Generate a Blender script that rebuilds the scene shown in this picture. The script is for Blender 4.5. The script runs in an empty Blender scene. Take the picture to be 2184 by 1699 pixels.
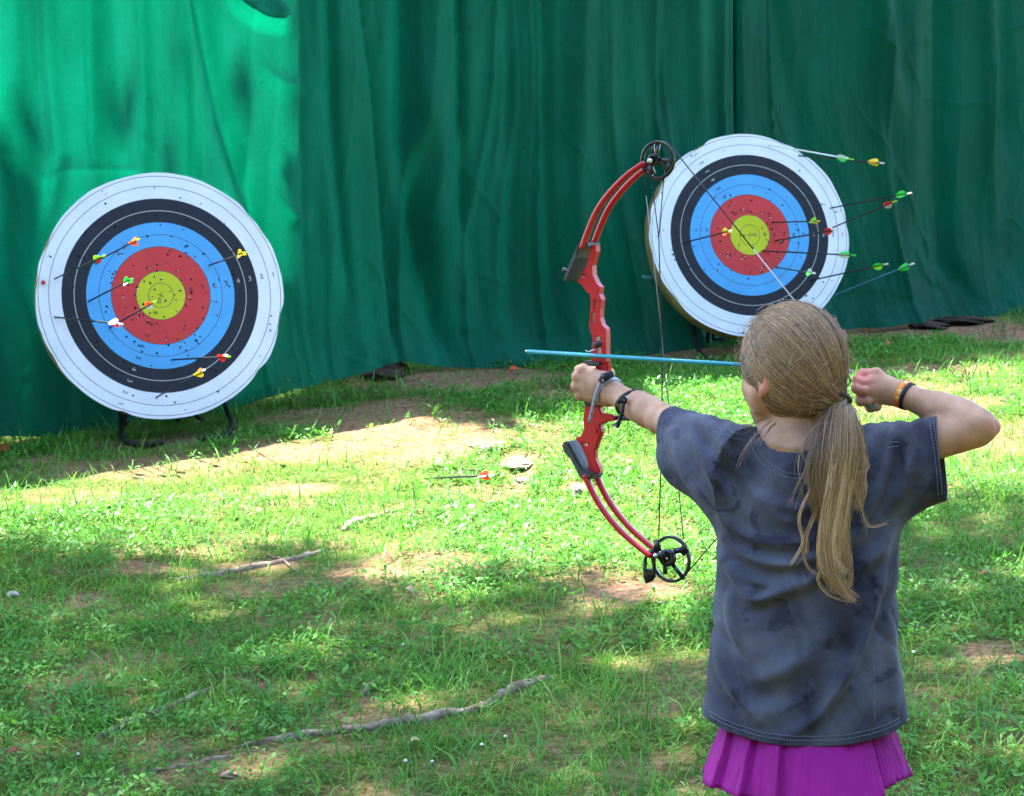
import bpy, math, random
import numpy as np
from mathutils import Vector, Matrix

sc = bpy.context.scene
COL = sc.collection
R_ = math.radians
random.seed(7)
rng = np.random.default_rng(7)

# ------------------------------------------------------------------ camera
F = 5157.0                      # focal length in photo units (2184 wide)
CX, CY, HOR = 1092.0, 849.5, 430.0
CAM = np.array([0.0, 0.0, 1.55])
PITCH = math.atan((CY - HOR) / F)
cd = bpy.data.cameras.new('camera')
cd.sensor_width = 36.0
cd.lens = F / 2184.0 * 36.0
cd.clip_start, cd.clip_end = 0.1, 400
cam = bpy.data.objects.new('camera', cd)
COL.objects.link(cam)
cam.location = CAM
cam.rotation_euler = (math.pi / 2 - PITCH, 0, 0)
cd.dof.use_dof = True
cd.dof.focus_distance = 4.9
cd.dof.aperture_fstop = 26.0
sc.camera = cam

# ------------------------------------------------------------------ light
SUN_EL = R_(66)
SUN = np.array([-0.519 * math.cos(SUN_EL), 0.855 * math.cos(SUN_EL), math.sin(SUN_EL)])
SUN = SUN / np.linalg.norm(SUN)
w = bpy.data.worlds.new('World')
sc.world = w
w.use_nodes = True
nt = w.node_tree
sky = nt.nodes.new('ShaderNodeTexSky')
sky.sky_type = 'NISHITA'
sky.sun_disc = False
sky.sun_elevation = SUN_EL
sky.sun_rotation = math.atan2(SUN[0], SUN[1])
nt.links.new(sky.outputs[0], nt.nodes['Background'].inputs[0])
nt.nodes['Background'].inputs[1].default_value = 0.15
ld = bpy.data.lights.new('sun', 'SUN')
ld.energy = 5.0
ld.angle = R_(0.53)
ld.color = (1.0, 0.965, 0.90)
lo = bpy.data.objects.new('sun', ld)
COL.objects.link(lo)
lo.location = (0, 0, 20)
lo.rotation_euler = Vector(SUN).to_track_quat('Z', 'Y').to_euler()
sc.view_settings.view_transform = 'Standard'
sc.view_settings.look = 'None'
sc.view_settings.exposure = 3.0
sc.view_settings.gamma = 1.0

# ------------------------------------------------------------------ geometry helpers
def ray(px, py):
    a = (px - CX) / F
    b = -(py - CY) / F
    c, s = math.cos(PITCH), math.sin(PITCH)
    return np.array([a, c + b * s, -s + b * c])

def P(px, py, Y):
    r = ray(px, py)
    return CAM + r * (Y / r[1])

def to_px(p):
    p = np.asarray(p, float) - CAM
    c, s = math.cos(PITCH), math.sin(PITCH)
    d = p[..., 1] * c - p[..., 2] * s
    v = p[..., 1] * s + p[..., 2] * c
    d = np.where(np.abs(d) < 1e-6, 1e-6, d)
    return CX + F * p[..., 0] / d, CY - F * v / d

def nrm(v):
    v = np.asarray(v, float)
    return v / np.linalg.norm(v)

def _h(ix, iy, s):
    n = (ix * 374761393 + iy * 668265263 + s * 974634777) & 0xffffffff
    n = ((n ^ (n >> 13)) * 1274126177) & 0xffffffff
    return ((n ^ (n >> 16)) & 0xffff) / 65535.0

def vnoise(x, y, s=0):
    x = np.asarray(x, float); y = np.asarray(y, float)
    ix = np.floor(x).astype(np.int64); iy = np.floor(y).astype(np.int64)
    fx = x - ix; fy = y - iy
    fx = fx * fx * fx * (fx * (fx * 6 - 15) + 10); fy = fy * fy * fy * (fy * (fy * 6 - 15) + 10)
    a = _h(ix, iy, s); b = _h(ix + 1, iy, s); c = _h(ix, iy + 1, s); d = _h(ix + 1, iy + 1, s)
    return (a + (b - a) * fx) * (1 - fy) + (c + (d - c) * fx) * fy

def fbm(x, y, s=0, o=4, g=0.5):
    r = 0; a = 1; t = 0
    for i in range(o):
        r = r + a * vnoise(x * 2 ** i + 13.7 * i, y * 2 ** i + 7.1 * i, s + i); t += a; a *= g
    return r / t          # 0..1

def sstep(a, b, x):
    t = np.clip((np.asarray(x, float) - a) / (b - a), 0, 1)
    return t * t * (3 - 2 * t)

def mesh_np(name, V, polys, mat=None, parent=None, smooth=True, matidx=None, attr=None, local=False):
    V = np.asarray(V, np.float64).reshape(-1, 3)
    if parent is not None and not local:
        pr_ = parent
        while pr_ is not None:
            V = V - np.array(pr_.location); pr_ = pr_.parent
    if not isinstance(polys, list):
        polys = [polys]
    polys = [np.asarray(p, np.int64) for p in polys if len(p)]
    me = bpy.data.meshes.new(name)
    me.vertices.add(len(V))
    me.vertices.foreach_set('co', V.astype(np.float32).ravel())
    li = np.concatenate([p.ravel() for p in polys]).astype(np.int32)
    tot = np.concatenate([np.full(len(p), p.shape[1]) for p in polys]).astype(np.int32)
    st = np.concatenate([[0], np.cumsum(tot)[:-1]]).astype(np.int32)
    me.loops.add(len(li)); me.polygons.add(len(tot))
    me.loops.foreach_set('vertex_index', li)
    me.polygons.foreach_set('loop_start', st)
    me.polygons.foreach_set('loop_total', tot)
    me.polygons.foreach_set('use_smooth', np.full(len(tot), smooth))
    for m in (mat if isinstance(mat, list) else [mat]):
        if m: me.materials.append(m)
    if matidx is not None:
        me.polygons.foreach_set('material_index', np.asarray(matidx, np.int32))
    me.update(calc_edges=True)
    if attr:
        for k, v in attr.items():
            a = me.attributes.new(k, 'FLOAT', 'POINT')
            a.data.foreach_set('value', np.asarray(v, np.float32))
    me.validate()
    o = bpy.data.objects.new(name, me)
    COL.objects.link(o)
    if parent: o.parent = parent
    return o

def thing(name, label, cat, loc=(0, 0, 0), group=None):
    o = bpy.data.objects.new(name, None)
    o.empty_display_size = 0.1
    COL.objects.link(o)
    o.location = loc
    o['label'] = label; o['category'] = cat
    if group: o['group'] = group
    return o

def tag(o, label=None, cat=None, group=None, kind=None):
    if label: o['label'] = label
    if cat: o['category'] = cat
    if group: o['group'] = group
    if kind: o['kind'] = kind
    return o

class MB:
    """collects pieces of one mesh"""
    def __init__(s): s.V = []; s.F = []; s.n = 0; s.M = []; s.A = []
    def add(s, V, F, m=0, a=0.0):
        V = np.asarray(V, float).reshape(-1, 3)
        for f in (F if isinstance(F, list) and len(F) and isinstance(F[0], np.ndarray) and F[0].ndim == 2 else [np.asarray(F)]):
            s.F.append(f + s.n); s.M.append(np.full(len(f), m))
        s.V.append(V); s.n += len(V); s.A.append(np.full(len(V), a) if np.isscalar(a) else np.asarray(a))
        return s
    def build(s, name, mat, parent=None, smooth=True, local=False, attr=None):
        at = {attr: np.concatenate(s.A)} if attr else None
        return mesh_np(name, np.concatenate(s.V), s.F, mat, parent, smooth, np.concatenate(s.M), at, local)

def tube(pts, rad, seg=8, caps=True, sx=1.0):
    """swept tube, returns V, [quads, ...]"""
    pts = np.asarray(pts, float); n = len(pts)
    rad = np.full(n, rad) if np.isscalar(rad) else np.asarray(rad, float)
    T = np.gradient(pts, axis=0); T /= np.linalg.norm(T, axis=1)[:, None] + 1e-12
    up = np.array([0, 0, 1.0]) if abs(T[0][2]) < 0.9 else np.array([1.0, 0, 0])
    N = np.cross(T[0], up); N /= np.linalg.norm(N)
    V = []
    an = np.linspace(0, 2 * math.pi, seg, endpoint=False)
    for i in range(n):
        N = N - T[i] * np.dot(N, T[i]); N /= np.linalg.norm(N) + 1e-12
        Bn = np.cross(T[i], N)
        V.append(pts[i] + rad[i] * (np.cos(an)[:, None] * N * sx + np.sin(an)[:, None] * Bn))
    V = np.concatenate(V)
    i = np.arange(n - 1)[:, None] * seg; j = np.arange(seg)[None, :]; k = (j + 1) % seg
    Q = np.stack([i + j, i + k, i + seg + k, i + seg + j], -1).reshape(-1, 4)
    Fs = [Q]
    if caps:
        Fs.append(np.arange(seg)[::-1][None, :].copy()); Fs.append((np.arange(seg) + (n - 1) * seg)[None, :])
    return V, Fs

def spline(pts, n):
    """catmull-rom through pts, n samples"""
    p = np.asarray(pts, float)
    p = np.vstack([2 * p[0] - p[1], p, 2 * p[-1] - p[-2]])
    m = len(p) - 3
    t = np.linspace(0, m, n); i = np.minimum(t.astype(int), m - 1); f = (t - i)[:, None]
    a, b, c, d = p[i], p[i + 1], p[i + 2], p[i + 3]
    return 0.5 * (2 * b + (c - a) * f + (2 * a - 5 * b + 4 * c - d) * f ** 2 + (3 * b - a - 3 * c + d) * f ** 3)

def strands(Pt, rad, seg=3):
    """Pt (N,M,3), rad (N,M) -> many thin tubes in one go"""
    N, M, _ = Pt.shape
    T = np.gradient(Pt, axis=1); T /= np.linalg.norm(T, axis=2, keepdims=True) + 1e-9
    ref = np.array([0.31, -0.83, 0.46])
    A = np.cross(T, ref); A /= np.linalg.norm(A, axis=2, keepdims=True) + 1e-9
    Bn = np.cross(T, A)
    an = np.linspace(0, 2 * math.pi, seg, endpoint=False)
    V = Pt[:, :, None, :] + rad[:, :, None, None] * (np.cos(an)[None, None, :, None] * A[:, :, None, :] + np.sin(an)[None, None, :, None] * Bn[:, :, None, :])
    base = (np.arange(N) * M * seg)[:, None, None] + (np.arange(M - 1) * seg)[None, :, None]
    j = np.arange(seg)[None, None, :]; k = (j + 1) % seg
    Q = np.stack([base + j, base + k, base + seg + k, base + seg + j], -1).reshape(-1, 4)
    return V.reshape(-1, 3), Q

def box(c, ax, h):
    """box with centre c, axes rows ax, half sizes h"""
    s = np.array([[-1, -1, -1], [1, -1, -1], [1, 1, -1], [-1, 1, -1], [-1, -1, 1], [1, -1, 1], [1, 1, 1], [-1, 1, 1]], float)
    V = np.asarray(c) + (s * np.asarray(h)) @ np.asarray(ax)
    Fq = np.array([[3, 2, 1, 0], [4, 5, 6, 7], [0, 1, 5, 4], [1, 2, 6, 5], [2, 3, 7, 6], [3, 0, 4, 7]])
    return V, Fq

# ------------------------------------------------------------------ materials
def mat(name, col, rough=0.6, spec=0.3, metal=0.0):
    m = bpy.data.materials.new(name); m.use_nodes = True
    b = m.node_tree.nodes['Principled BSDF']
    b.inputs['Base Color'].default_value = (*col, 1)
    b.inputs['Roughness'].default_value = rough
    b.inputs['Specular IOR Level'].default_value = spec
    b.inputs['Metallic'].default_value = metal
    return m

def N(m, t, **kw):
    n = m.node_tree.nodes.new(t)
    for k, v in kw.items():
        if hasattr(n, k): setattr(n, k, v)
        else: n.inputs[k].default_value = v
    return n

def L(m, a, b): m.node_tree.links.new(a, b)
def BS(m): return m.node_tree.nodes['Principled BSDF']

def ramp(m, src, stops, interp='LINEAR'):
    r = N(m, 'ShaderNodeValToRGB')
    r.color_ramp.interpolation = interp
    e = r.color_ramp.elements
    e[0].position = stops[0][0]; e[1].position = stops[-1][0]
    for p, c in stops[1:-1]: e.new(p)
    for i, (p, c) in enumerate(stops): e[i].color = (*c, 1) if len(c) == 3 else c
    L(m, src, r.inputs[0])
    return r

def noise_var(m, stops, scale=5, detail=6, coord='Object', stretch=None, bump=0, bscale=None, rough=0.6):
    """noise-driven colour and optional bump on an existing material"""
    tc = N(m, 'ShaderNodeTexCoord'); src = tc.outputs[coord]
    if stretch:
        mp = N(m, 'ShaderNodeMapping'); mp.inputs['Scale'].default_value = stretch
        L(m, src, mp.inputs[0]); src = mp.outputs[0]
    n = N(m, 'ShaderNodeTexNoise'); n.inputs['Scale'].default_value = scale; n.inputs['Detail'].default_value = detail
    n.inputs['Roughness'].default_value = rough
    L(m, src, n.inputs['Vector'])
    r = ramp(m, n.outputs['Fac'], stops)
    L(m, r.outputs[0], BS(m).inputs['Base Color'])
    if bump:
        n2 = N(m, 'ShaderNodeTexNoise'); n2.inputs['Scale'].default_value = bscale or scale * 6; n2.inputs['Detail'].default_value = 5
        L(m, src, n2.inputs['Vector'])
        b = N(m, 'ShaderNodeBump'); b.inputs['Strength'].default_value = bump; b.inputs['Distance'].default_value = 0.01
        L(m, n2.outputs['Fac'], b.inputs['Height']); L(m, b.outputs[0], BS(m).inputs['Normal'])
    return r, n

def add_translucent(m, col_socket_src, fac, mul=None):
    out = [n for n in m.node_tree.nodes if n.type == 'OUTPUT_MATERIAL'][0]
    tr = N(m, 'ShaderNodeBsdfTranslucent'); mx = N(m, 'ShaderNodeMixShader'); mx.inputs[0].default_value = fac
    if col_socket_src is not None:
        if mul:
            mm = N(m, 'ShaderNodeMix'); mm.data_type = 'RGBA'; mm.blend_type = 'MULTIPLY'; mm.inputs[0].default_value = 1
            L(m, col_socket_src, mm.inputs[6]); mm.inputs[7].default_value = (*mul, 1)
            L(m, mm.outputs[2], tr.inputs[0])
        else: L(m, col_socket_src, tr.inputs[0])
    elif mul: tr.inputs[0].default_value = (*mul, 1)
    L(m, BS(m).outputs[0], mx.inputs[1]); L(m, tr.outputs[0], mx.inputs[2]); L(m, mx.outputs[0], out.inputs[0])

# ------------------------------------------------------------------ tarp plane / ground shape
T0 = np.array([-1.837, 12.7, 0.0]); TD = nrm([0.855, 0.519, 0]); TN = np.array([TD[1], -TD[0], 0.0])   # TN looks to the camera side

def tarp_uz(px, py):
    r = ray(px, py); t = np.dot(T0 - CAM, TN) / np.dot(r, TN)
    p = CAM + r * t
    return np.dot(p - T0, TD), p[2]

def gh(x, y):
    x = np.asarray(x, float); y = np.asarray(y, float)
    yc = np.clip(y, 2.5, 24); xc = np.clip(x, -9, 9)
    z = 0.073 * (yc - 6.3) + 0.044 * xc
    z = z + 0.085 * np.exp(-((x + 0.5) ** 2 + (y - 13.6) ** 2) / (2 * 1.3 ** 2))
    z = z + 0.05 * (fbm(x * 0.8, y * 0.8, 3, 3) - 0.5) + 0.022 * (fbm(x * 4, y * 4, 9, 3) - 0.5)
    return z

def G(px, py):
    r = ray(px, py)
    t = np.linspace(3, 40, 4000)
    p = CAM[None] + r[None] * t[:, None]
    d = p[:, 2] - gh(p[:, 0], p[:, 1])
    i = np.argmax(d < 0)
    if d[i] >= 0: i = len(t) - 1
    a, b = t[i - 1], t[i]
    for _ in range(20):
        m = (a + b) / 2; q = CAM + r * m
        if q[2] > gh(q[0], q[1]): a = m
        else: b = m
    q = CAM + r * a
    return np.array([q[0], q[1], float(gh(q[0], q[1]))])

# ------------------------------------------------------------------ ground
gxs = np.concatenate([np.linspace(-60, -7.2, 18), np.arange(-7, 7.5, 0.05), np.linspace(7.8, 60, 18)])
gys = np.concatenate([np.linspace(-40, 2.2, 16), np.arange(2.4, 19.5, 0.05), np.linspace(20, 120, 22)])
GX, GY = np.meshgrid(gxs, gys)
GZ = gh(GX, GY)
ny, nx = GX.shape
ii = (np.arange(ny - 1)[:, None] * nx + np.arange(nx - 1)[None, :])
gq = np.stack([ii, ii + 1, ii + nx + 1, ii + nx], -1).reshape(-1, 4)
m_ground = mat('soil', (0.2, 0.12, 0.07), 0.95, 0.1)
tc = N(m_ground, 'ShaderNodeTexCoord')
n1 = N(m_ground, 'ShaderNodeTexNoise'); n1.inputs['Scale'].default_value = 1.1; n1.inputs['Detail'].default_value = 5
n2 = N(m_ground, 'ShaderNodeTexNoise'); n2.inputs['Scale'].default_value = 34; n2.inputs['Detail'].default_value = 8; n2.inputs['Roughness'].default_value = 0.7
n3 = N(m_ground, 'ShaderNodeTexNoise'); n3.inputs['Scale'].default_value = 2.6; n3.inputs['Detail'].default_value = 6
for n in (n1, n2, n3): L(m_ground, tc.outputs['Object'], n.inputs['Vector'])
r_s = ramp(m_ground, n2.outputs['Fac'], [(0.28, (0.06, 0.03, 0.016)), (0.42, (0.19, 0.098, 0.052)), (0.56, (0.34, 0.2, 0.115)), (0.75, (0.50, 0.35, 0.22))])
r_m = ramp(m_ground, n2.outputs['Fac'], [(0.3, (0.02, 0.04, 0.006)), (0.5, (0.07, 0.105, 0.014)), (0.7, (0.20, 0.17, 0.05))])
r_f = ramp(m_ground, n3.outputs['Fac'], [(0.45, (0, 0, 0)), (0.66, (0.9, 0.9, 0.9))])
mx = N(m_ground, 'ShaderNodeMix'); mx.data_type = 'RGBA'
L(m_ground, r_f.outputs[0], mx.inputs[0]); L(m_ground, r_m.outputs[0], mx.inputs[6]); L(m_ground, r_s.outputs[0], mx.inputs[7])
at = N(m_ground, 'ShaderNodeAttribute', attribute_name='bare')
mx2 = N(m_ground, 'ShaderNodeMix'); mx2.data_type = 'RGBA'
L(m_ground, at.outputs['Fac'], mx2.inputs[0]); L(m_ground, mx.outputs[2], mx2.inputs[6]); L(m_ground, r_s.outputs[0], mx2.inputs[7])
L(m_ground, mx2.outputs[2], BS(m_ground).inputs['Base Color'])
bp = N(m_ground, 'ShaderNodeBump'); bp.inputs['Strength'].default_value = 1.0; bp.inputs['Distance'].default_value = 0.035
L(m_ground, n2.outputs['Fac'], bp.inputs['Height']); L(m_ground, bp.outputs[0], BS(m_ground).inputs['Normal'])

# bare patches: photo point, half width in px, half depth in px, strength
BARE = [(1330, 1262, 150, 26, 1.0), (185, 1283, 55, 20, 1.0), (300, 1208, 90, 16, .8), (840, 1210, 190, 30, .7),
        (1040, 948, 42, 16, 1.0), (1105, 1000, 42, 50, .8), (650, 1045, 60, 12, .9), (760, 880, 230, 26, .75), (1010, 810, 260, 24, .85),
        (540, 960, 40, 40, .5), (2120, 722, 130, 16, 1.0), (1930, 703, 260, 26, 1.0), (1450, 762, 160, 18, .9), (2130, 1390, 90, 28, .8), (1960, 790, 150, 14, .8), (1960, 830, 120, 20, .7), (2090, 950, 110, 24, .55),
        (1180, 840, 60, 12, .8), (900, 925, 220, 40, .75), (300, 1000, 320, 26, .55), (1000, 1050, 110, 20, .6), (150, 1050, 150, 20, .3), (430, 1640, 190, 40, .5), (800, 905, 150, 30, .85), (700, 960, 200, 22, .8), (930, 960, 120, 24, .8), (1160, 940, 60, 40, .45), (2000, 870, 120, 20, .45), (560, 1255, 130, 22, .5), (1000, 1640, 120, 22, .45), (1100, 1350, 130, 18, .4), (650, 1600, 200, 16, .55), (840, 1535, 210, 14, .5), (540, 1205, 170, 12, .6), (1030, 1560, 110, 16, .6),
        (1230, 1040, 40, 20, .8), (1900, 1010, 30, 20, .3), (300, 1590, 160, 22, .4), (870, 1275, 40, 14, .5),
        (2080, 860, 70, 12, .7), (1500, 1680, 80, 14, .6), (1250, 1240, 120, 22, .6), (60, 985, 90, 9, .8), (330, 945, 200, 9, .7), (1480, 960, 60, 18, .5)]
BW = []
for (px, py, hx, hy, s) in BARE:
    c = G(px, py); e = G(px + hx, py); t = G(px, py - hy); b = G(px, py + hy)
    BW.append((c[0], c[1], abs(e[0] - c[0]), max(0.08, abs(t[1] - b[1]) / 2), s))

def bare(x, y):
    r = np.zeros_like(np.asarray(x, float))
    wob = 0.9 * (fbm(x * 3.1, y * 3.1, 21, 4) - 0.5)
    for (cx, cy, ax, ay, s) in BW:
        q = np.sqrt(((x - cx) / ax) ** 2 + ((y - cy) / ay) ** 2) + wob
        r = np.maximum(r, s * (1 - sstep(0.65, 1.25, q)))
    return r

ground = mesh_np('ground', np.stack([GX, GY, GZ], -1).reshape(-1, 3), gq, m_ground, attr={'bare': bare(GX, GY).ravel()})
tag(ground, kind='structure')

# ------------------------------------------------------------------ grass and weeds
m_grass = mat('grass', (0.07, 0.18, 0.03), 0.5, 0.24)
ga = N(m_grass, 'ShaderNodeAttribute', attribute_name='tint')
gr = ramp(m_grass, ga.outputs['Fac'], [(0.0, (0.026, 0.12, 0.016)), (0.35, (0.064, 0.235, 0.03)), (0.6, (0.115, 0.33, 0.042)), (0.78, (0.23, 0.385, 0.065)), (0.86, (0.40, 0.31, 0.13)), (1.0, (0.48, 0.38, 0.2))])
L(m_grass, gr.outputs[0], BS(m_grass).inputs['Base Color'])
add_translucent(m_grass, gr.outputs[0], 0.42, (1.0, 1.0, 0.7))

def in_region(x, y):
    ex = 0.24 * y + 0.9
    q = (np.stack([x, y, np.zeros_like(x)], -1) - T0) @ TN
    return (np.abs(x) < ex) & (q > -1.1)

def sample_grass(n):
    y = 5.6 + (17.0 - 5.6) * rng.random(n) ** 1.0
    x = (rng.random(n) * 2 - 1) * (0.24 * 17 + 0.9)
    k = in_region(x, y)
    return x[k], y[k]

gmb = MB()
def blades(n, lmin, lmax, wd, arch, dens_pow, seed, tint_mu, tint_sd, flat=False, y0=5.6):
    x, y = sample_grass(n)
    dn = 0.42 + 0.9 * sstep(0.32, 0.62, fbm(x * 1.3, y * 1.3, seed, 4))
    tuft = fbm(x * 9, y * 9, seed + 5, 2)
    pr = dn * (1 - 0.99 * bare(x, y)) ** 1.6 * (0.35 + 1.2 * sstep(0.3, 0.7, tuft))
    k = rng.random(len(x)) < pr
    x, y, tuft = x[k], y[k], tuft[k]
    m = len(x)
    z = gh(x, y) - 0.003
    ln = (lmin + (lmax - lmin) * rng.random(m) ** 1.6) * (0.65 + 0.6 * tuft)
    wdt = wd * (0.6 + 0.8 * rng.random(m)) * np.clip(0.8 + 0.035 * (y - 6), 0.8, 1.25)
    az = rng.random(m) * 2 * math.pi
    lean = (0.35 + arch * rng.random(m)) * (3.0 if flat else 1.0)
    ts = np.array([0, 0.3, 0.62, 1.0]); ww = np.array([0.8, 1.0, 0.75, 0.05])
    th0 = np.clip(lean * 0.5, 0, 1.5); th1 = np.clip(lean * 1.9, 0.2, 2.3)
    dx, dy = np.cos(az), np.sin(az)
    pts = np.zeros((m, 4, 3)); cur = np.stack([x, y, z], -1)
    pts[:, 0] = cur
    for i in range(1, 4):
        th = th0 + (th1 - th0) * (ts[i] + ts[i - 1]) / 2
        st = ln * (ts[i] - ts[i - 1])
        cur = cur + np.stack([dx * np.sin(th) * st, dy * np.sin(th) * st, np.cos(th) * st * (0.25 if flat else 1)], -1)
        pts[:, i] = cur
    tw = rng.normal(0, 0.5, m)
    sx, sy = -np.sin(az + tw), np.cos(az + tw)
    off = np.stack([sx, sy, np.zeros(m)], -1)[:, None, :] * (wdt[:, None] * ww[None, :] / 2)[:, :, None]
    V = np.concatenate([pts - off, pts + off], 1)        # m,8,3
    b = np.arange(m)[:, None, None] * 8
    q = np.array([[0, 4, 5, 1], [1, 5, 6, 2], [2, 6, 7, 3]])[None]
    tint = np.clip(rng.normal(tint_mu, tint_sd, m) + 0.35 * (fbm(x * 0.9, y * 0.9, 77, 3) - 0.5), 0, 0.8 if not flat else 1)
    if flat: tint = 0.86 + 0.14 * rng.random(m)
    gmb.add(V.reshape(-1, 3), (b + q).reshape(-1, 4), 0, np.repeat(tint, 8))

def weeds(n, seed):
    """low broad leaf weeds: rosettes of small ovate leaves"""
    x, y = sample_grass(n)
    pr = sstep(0.42, 0.62, fbm(x * 1.1 + 5, y * 1.1, seed, 4)) * (1 - 0.95 * bare(x, y)) ** 1.4
    k = rng.random(len(x)) < pr
    x, y = x[k], y[k]; m = len(x); z = gh(x, y)
    nl = 5
    az = (rng.random(m) * 6.28)[:, None] + np.arange(nl)[None] * (6.28 / nl) + rng.normal(0, .35, (m, nl))
    ln = (0.011 + 0.024 * rng.random((m, nl)) ** 1.7); wd = ln * (0.35 + 0.25 * rng.random((m, nl)))
    hz = 0.012 + 0.05 * rng.random((m, 1)) * rng.random((m, nl)); up = rng.normal(0.25, 0.35, (m, nl))
    d = np.stack([np.cos(az), np.sin(az), up], -1); s = np.stack([-np.sin(az), np.cos(az), rng.normal(0, .3, (m, nl))], -1)
    c = np.stack([x, y, z], -1)[:, None] + d * 0.006; c[:, :, 2] += hz
    V = np.stack([c, c + d * ln[..., None] * .5 + s * wd[..., None] * .5, c + d * ln[..., None], c + d * ln[..., None] * .5 - s * wd[..., None] * .5], 2)
    b = np.arange(m * nl)[:, None] * 4
    tint = np.clip(rng.normal(0.4, 0.13, (m, 1)) + rng.normal(0, .05, (m, nl)), 0, .78)
    gmb.add(V.reshape(-1, 3), b + np.arange(4)[None], 0, np.repeat(tint.ravel(), 4))

blades(430000, 0.025, 0.08, 0.0034, 1.1, 1, 31, 0.50, 0.16)
blades(105000, 0.06, 0.15, 0.0055, 1.1, 1, 47, 0.48, 0.14)
blades(140000, 0.025, 0.07, 0.0026, 0.6, 1, 59, 0.9, 0.05, flat=True)
weeds(105000, 63)
grass = gmb.build('grass', m_grass, smooth=False, attr='tint')
tag(grass, kind='stuff', label='short green lawn of grass blades and low weeds', cat='grass')

# ------------------------------------------------------------------ tarps
m_tarp = mat('green tarp', (0.003, 0.2, 0.105), 0.5, 0.12)
tcn = N(m_tarp, 'ShaderNodeTexCoord')
nz = N(m_tarp, 'ShaderNodeTexNoise'); nz.inputs['Scale'].default_value = 3.0; nz.inputs['Detail'].default_value = 8
mp = N(m_tarp, 'ShaderNodeMapping'); mp.inputs['Scale'].default_value = (1, 1, 0.5)
L(m_tarp, tcn.outputs['Object'], mp.inputs[0]); L(m_tarp, mp.outputs[0], nz.inputs['Vector'])
tr_ = ramp(m_tarp, nz.outputs['Fac'], [(0.25, (0.0006, 0.096, 0.057)), (0.5, (0.0008, 0.122, 0.072)), (0.75, (0.0012, 0.152, 0.091))])
nd = N(m_tarp, 'ShaderNodeTexNoise'); nd.inputs['Scale'].default_value = 55; nd.inputs['Detail'].default_value = 7; nd.inputs['Roughness'].default_value = 0.75
L(m_tarp, tcn.outputs['Object'], nd.inputs['Vector'])
rd = ramp(m_tarp, nd.outputs['Fac'], [(0.30, (0.55, 0.55, 0.55)), (0.42, (0.93, 0.93, 0.93)), (0.6, (1, 1, 1)), (0.74, (1.25, 1.25, 1.25))])
md = N(m_tarp, 'ShaderNodeMix'); md.data_type = 'RGBA'; md.blend_type = 'MULTIPLY'; md.inputs[0].default_value = 1
L(m_tarp, tr_.outputs[0], md.inputs[6]); L(m_tarp, rd.outputs[0], md.inputs[7])
L(m_tarp, md.outputs[2], BS(m_tarp).inputs['Base Color'])
mpb = N(m_tarp, 'ShaderNodeMapping'); mpb.inputs['Scale'].default_value = (1.6, 1.6, .22); L(m_tarp, tcn.outputs['Object'], mpb.inputs[0])
nb = N(m_tarp, 'ShaderNodeTexNoise'); nb.inputs['Scale'].default_value = 26; nb.inputs['Detail'].default_value = 6; nb.inputs['Roughness'].default_value = 0.65
L(m_tarp, mpb.outputs[0], nb.inputs['Vector'])
bpn = N(m_tarp, 'ShaderNodeBump'); bpn.inputs['Strength'].default_value = 0.8; bpn.inputs['Distance'].default_value = 0.012
L(m_tarp, nb.outputs['Fac'], bpn.inputs['Height']); L(m_tarp, bpn.outputs[0], BS(m_tarp).inputs['Normal'])
add_translucent(m_tarp, md.outputs[2], 0.5, (0.5, 0.95, 0.8))

HEM = [(-400, 985), (0, 928), (60, 927), (110, 934), (170, 930), (240, 925), (400, 905), (520, 858), (600, 832), (680, 812), (760, 795), (820, 776), (850, 770), (880, 776),
       (960, 785), (1100, 783), (1200, 785), (1300, 778), (1400, 765), (1500, 738), (1600, 722), (1700, 712), (1800, 704), (1860, 697), (1960, 684), (2030, 677), (2080, 680), (2184, 663), (2600, 620)]
hem_u, hem_z = np.array([tarp_uz(a, b) for a, b in HEM]).T
seam_u = tarp_uz(1570, 200)[0]
TOPZ = 3.04

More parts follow.
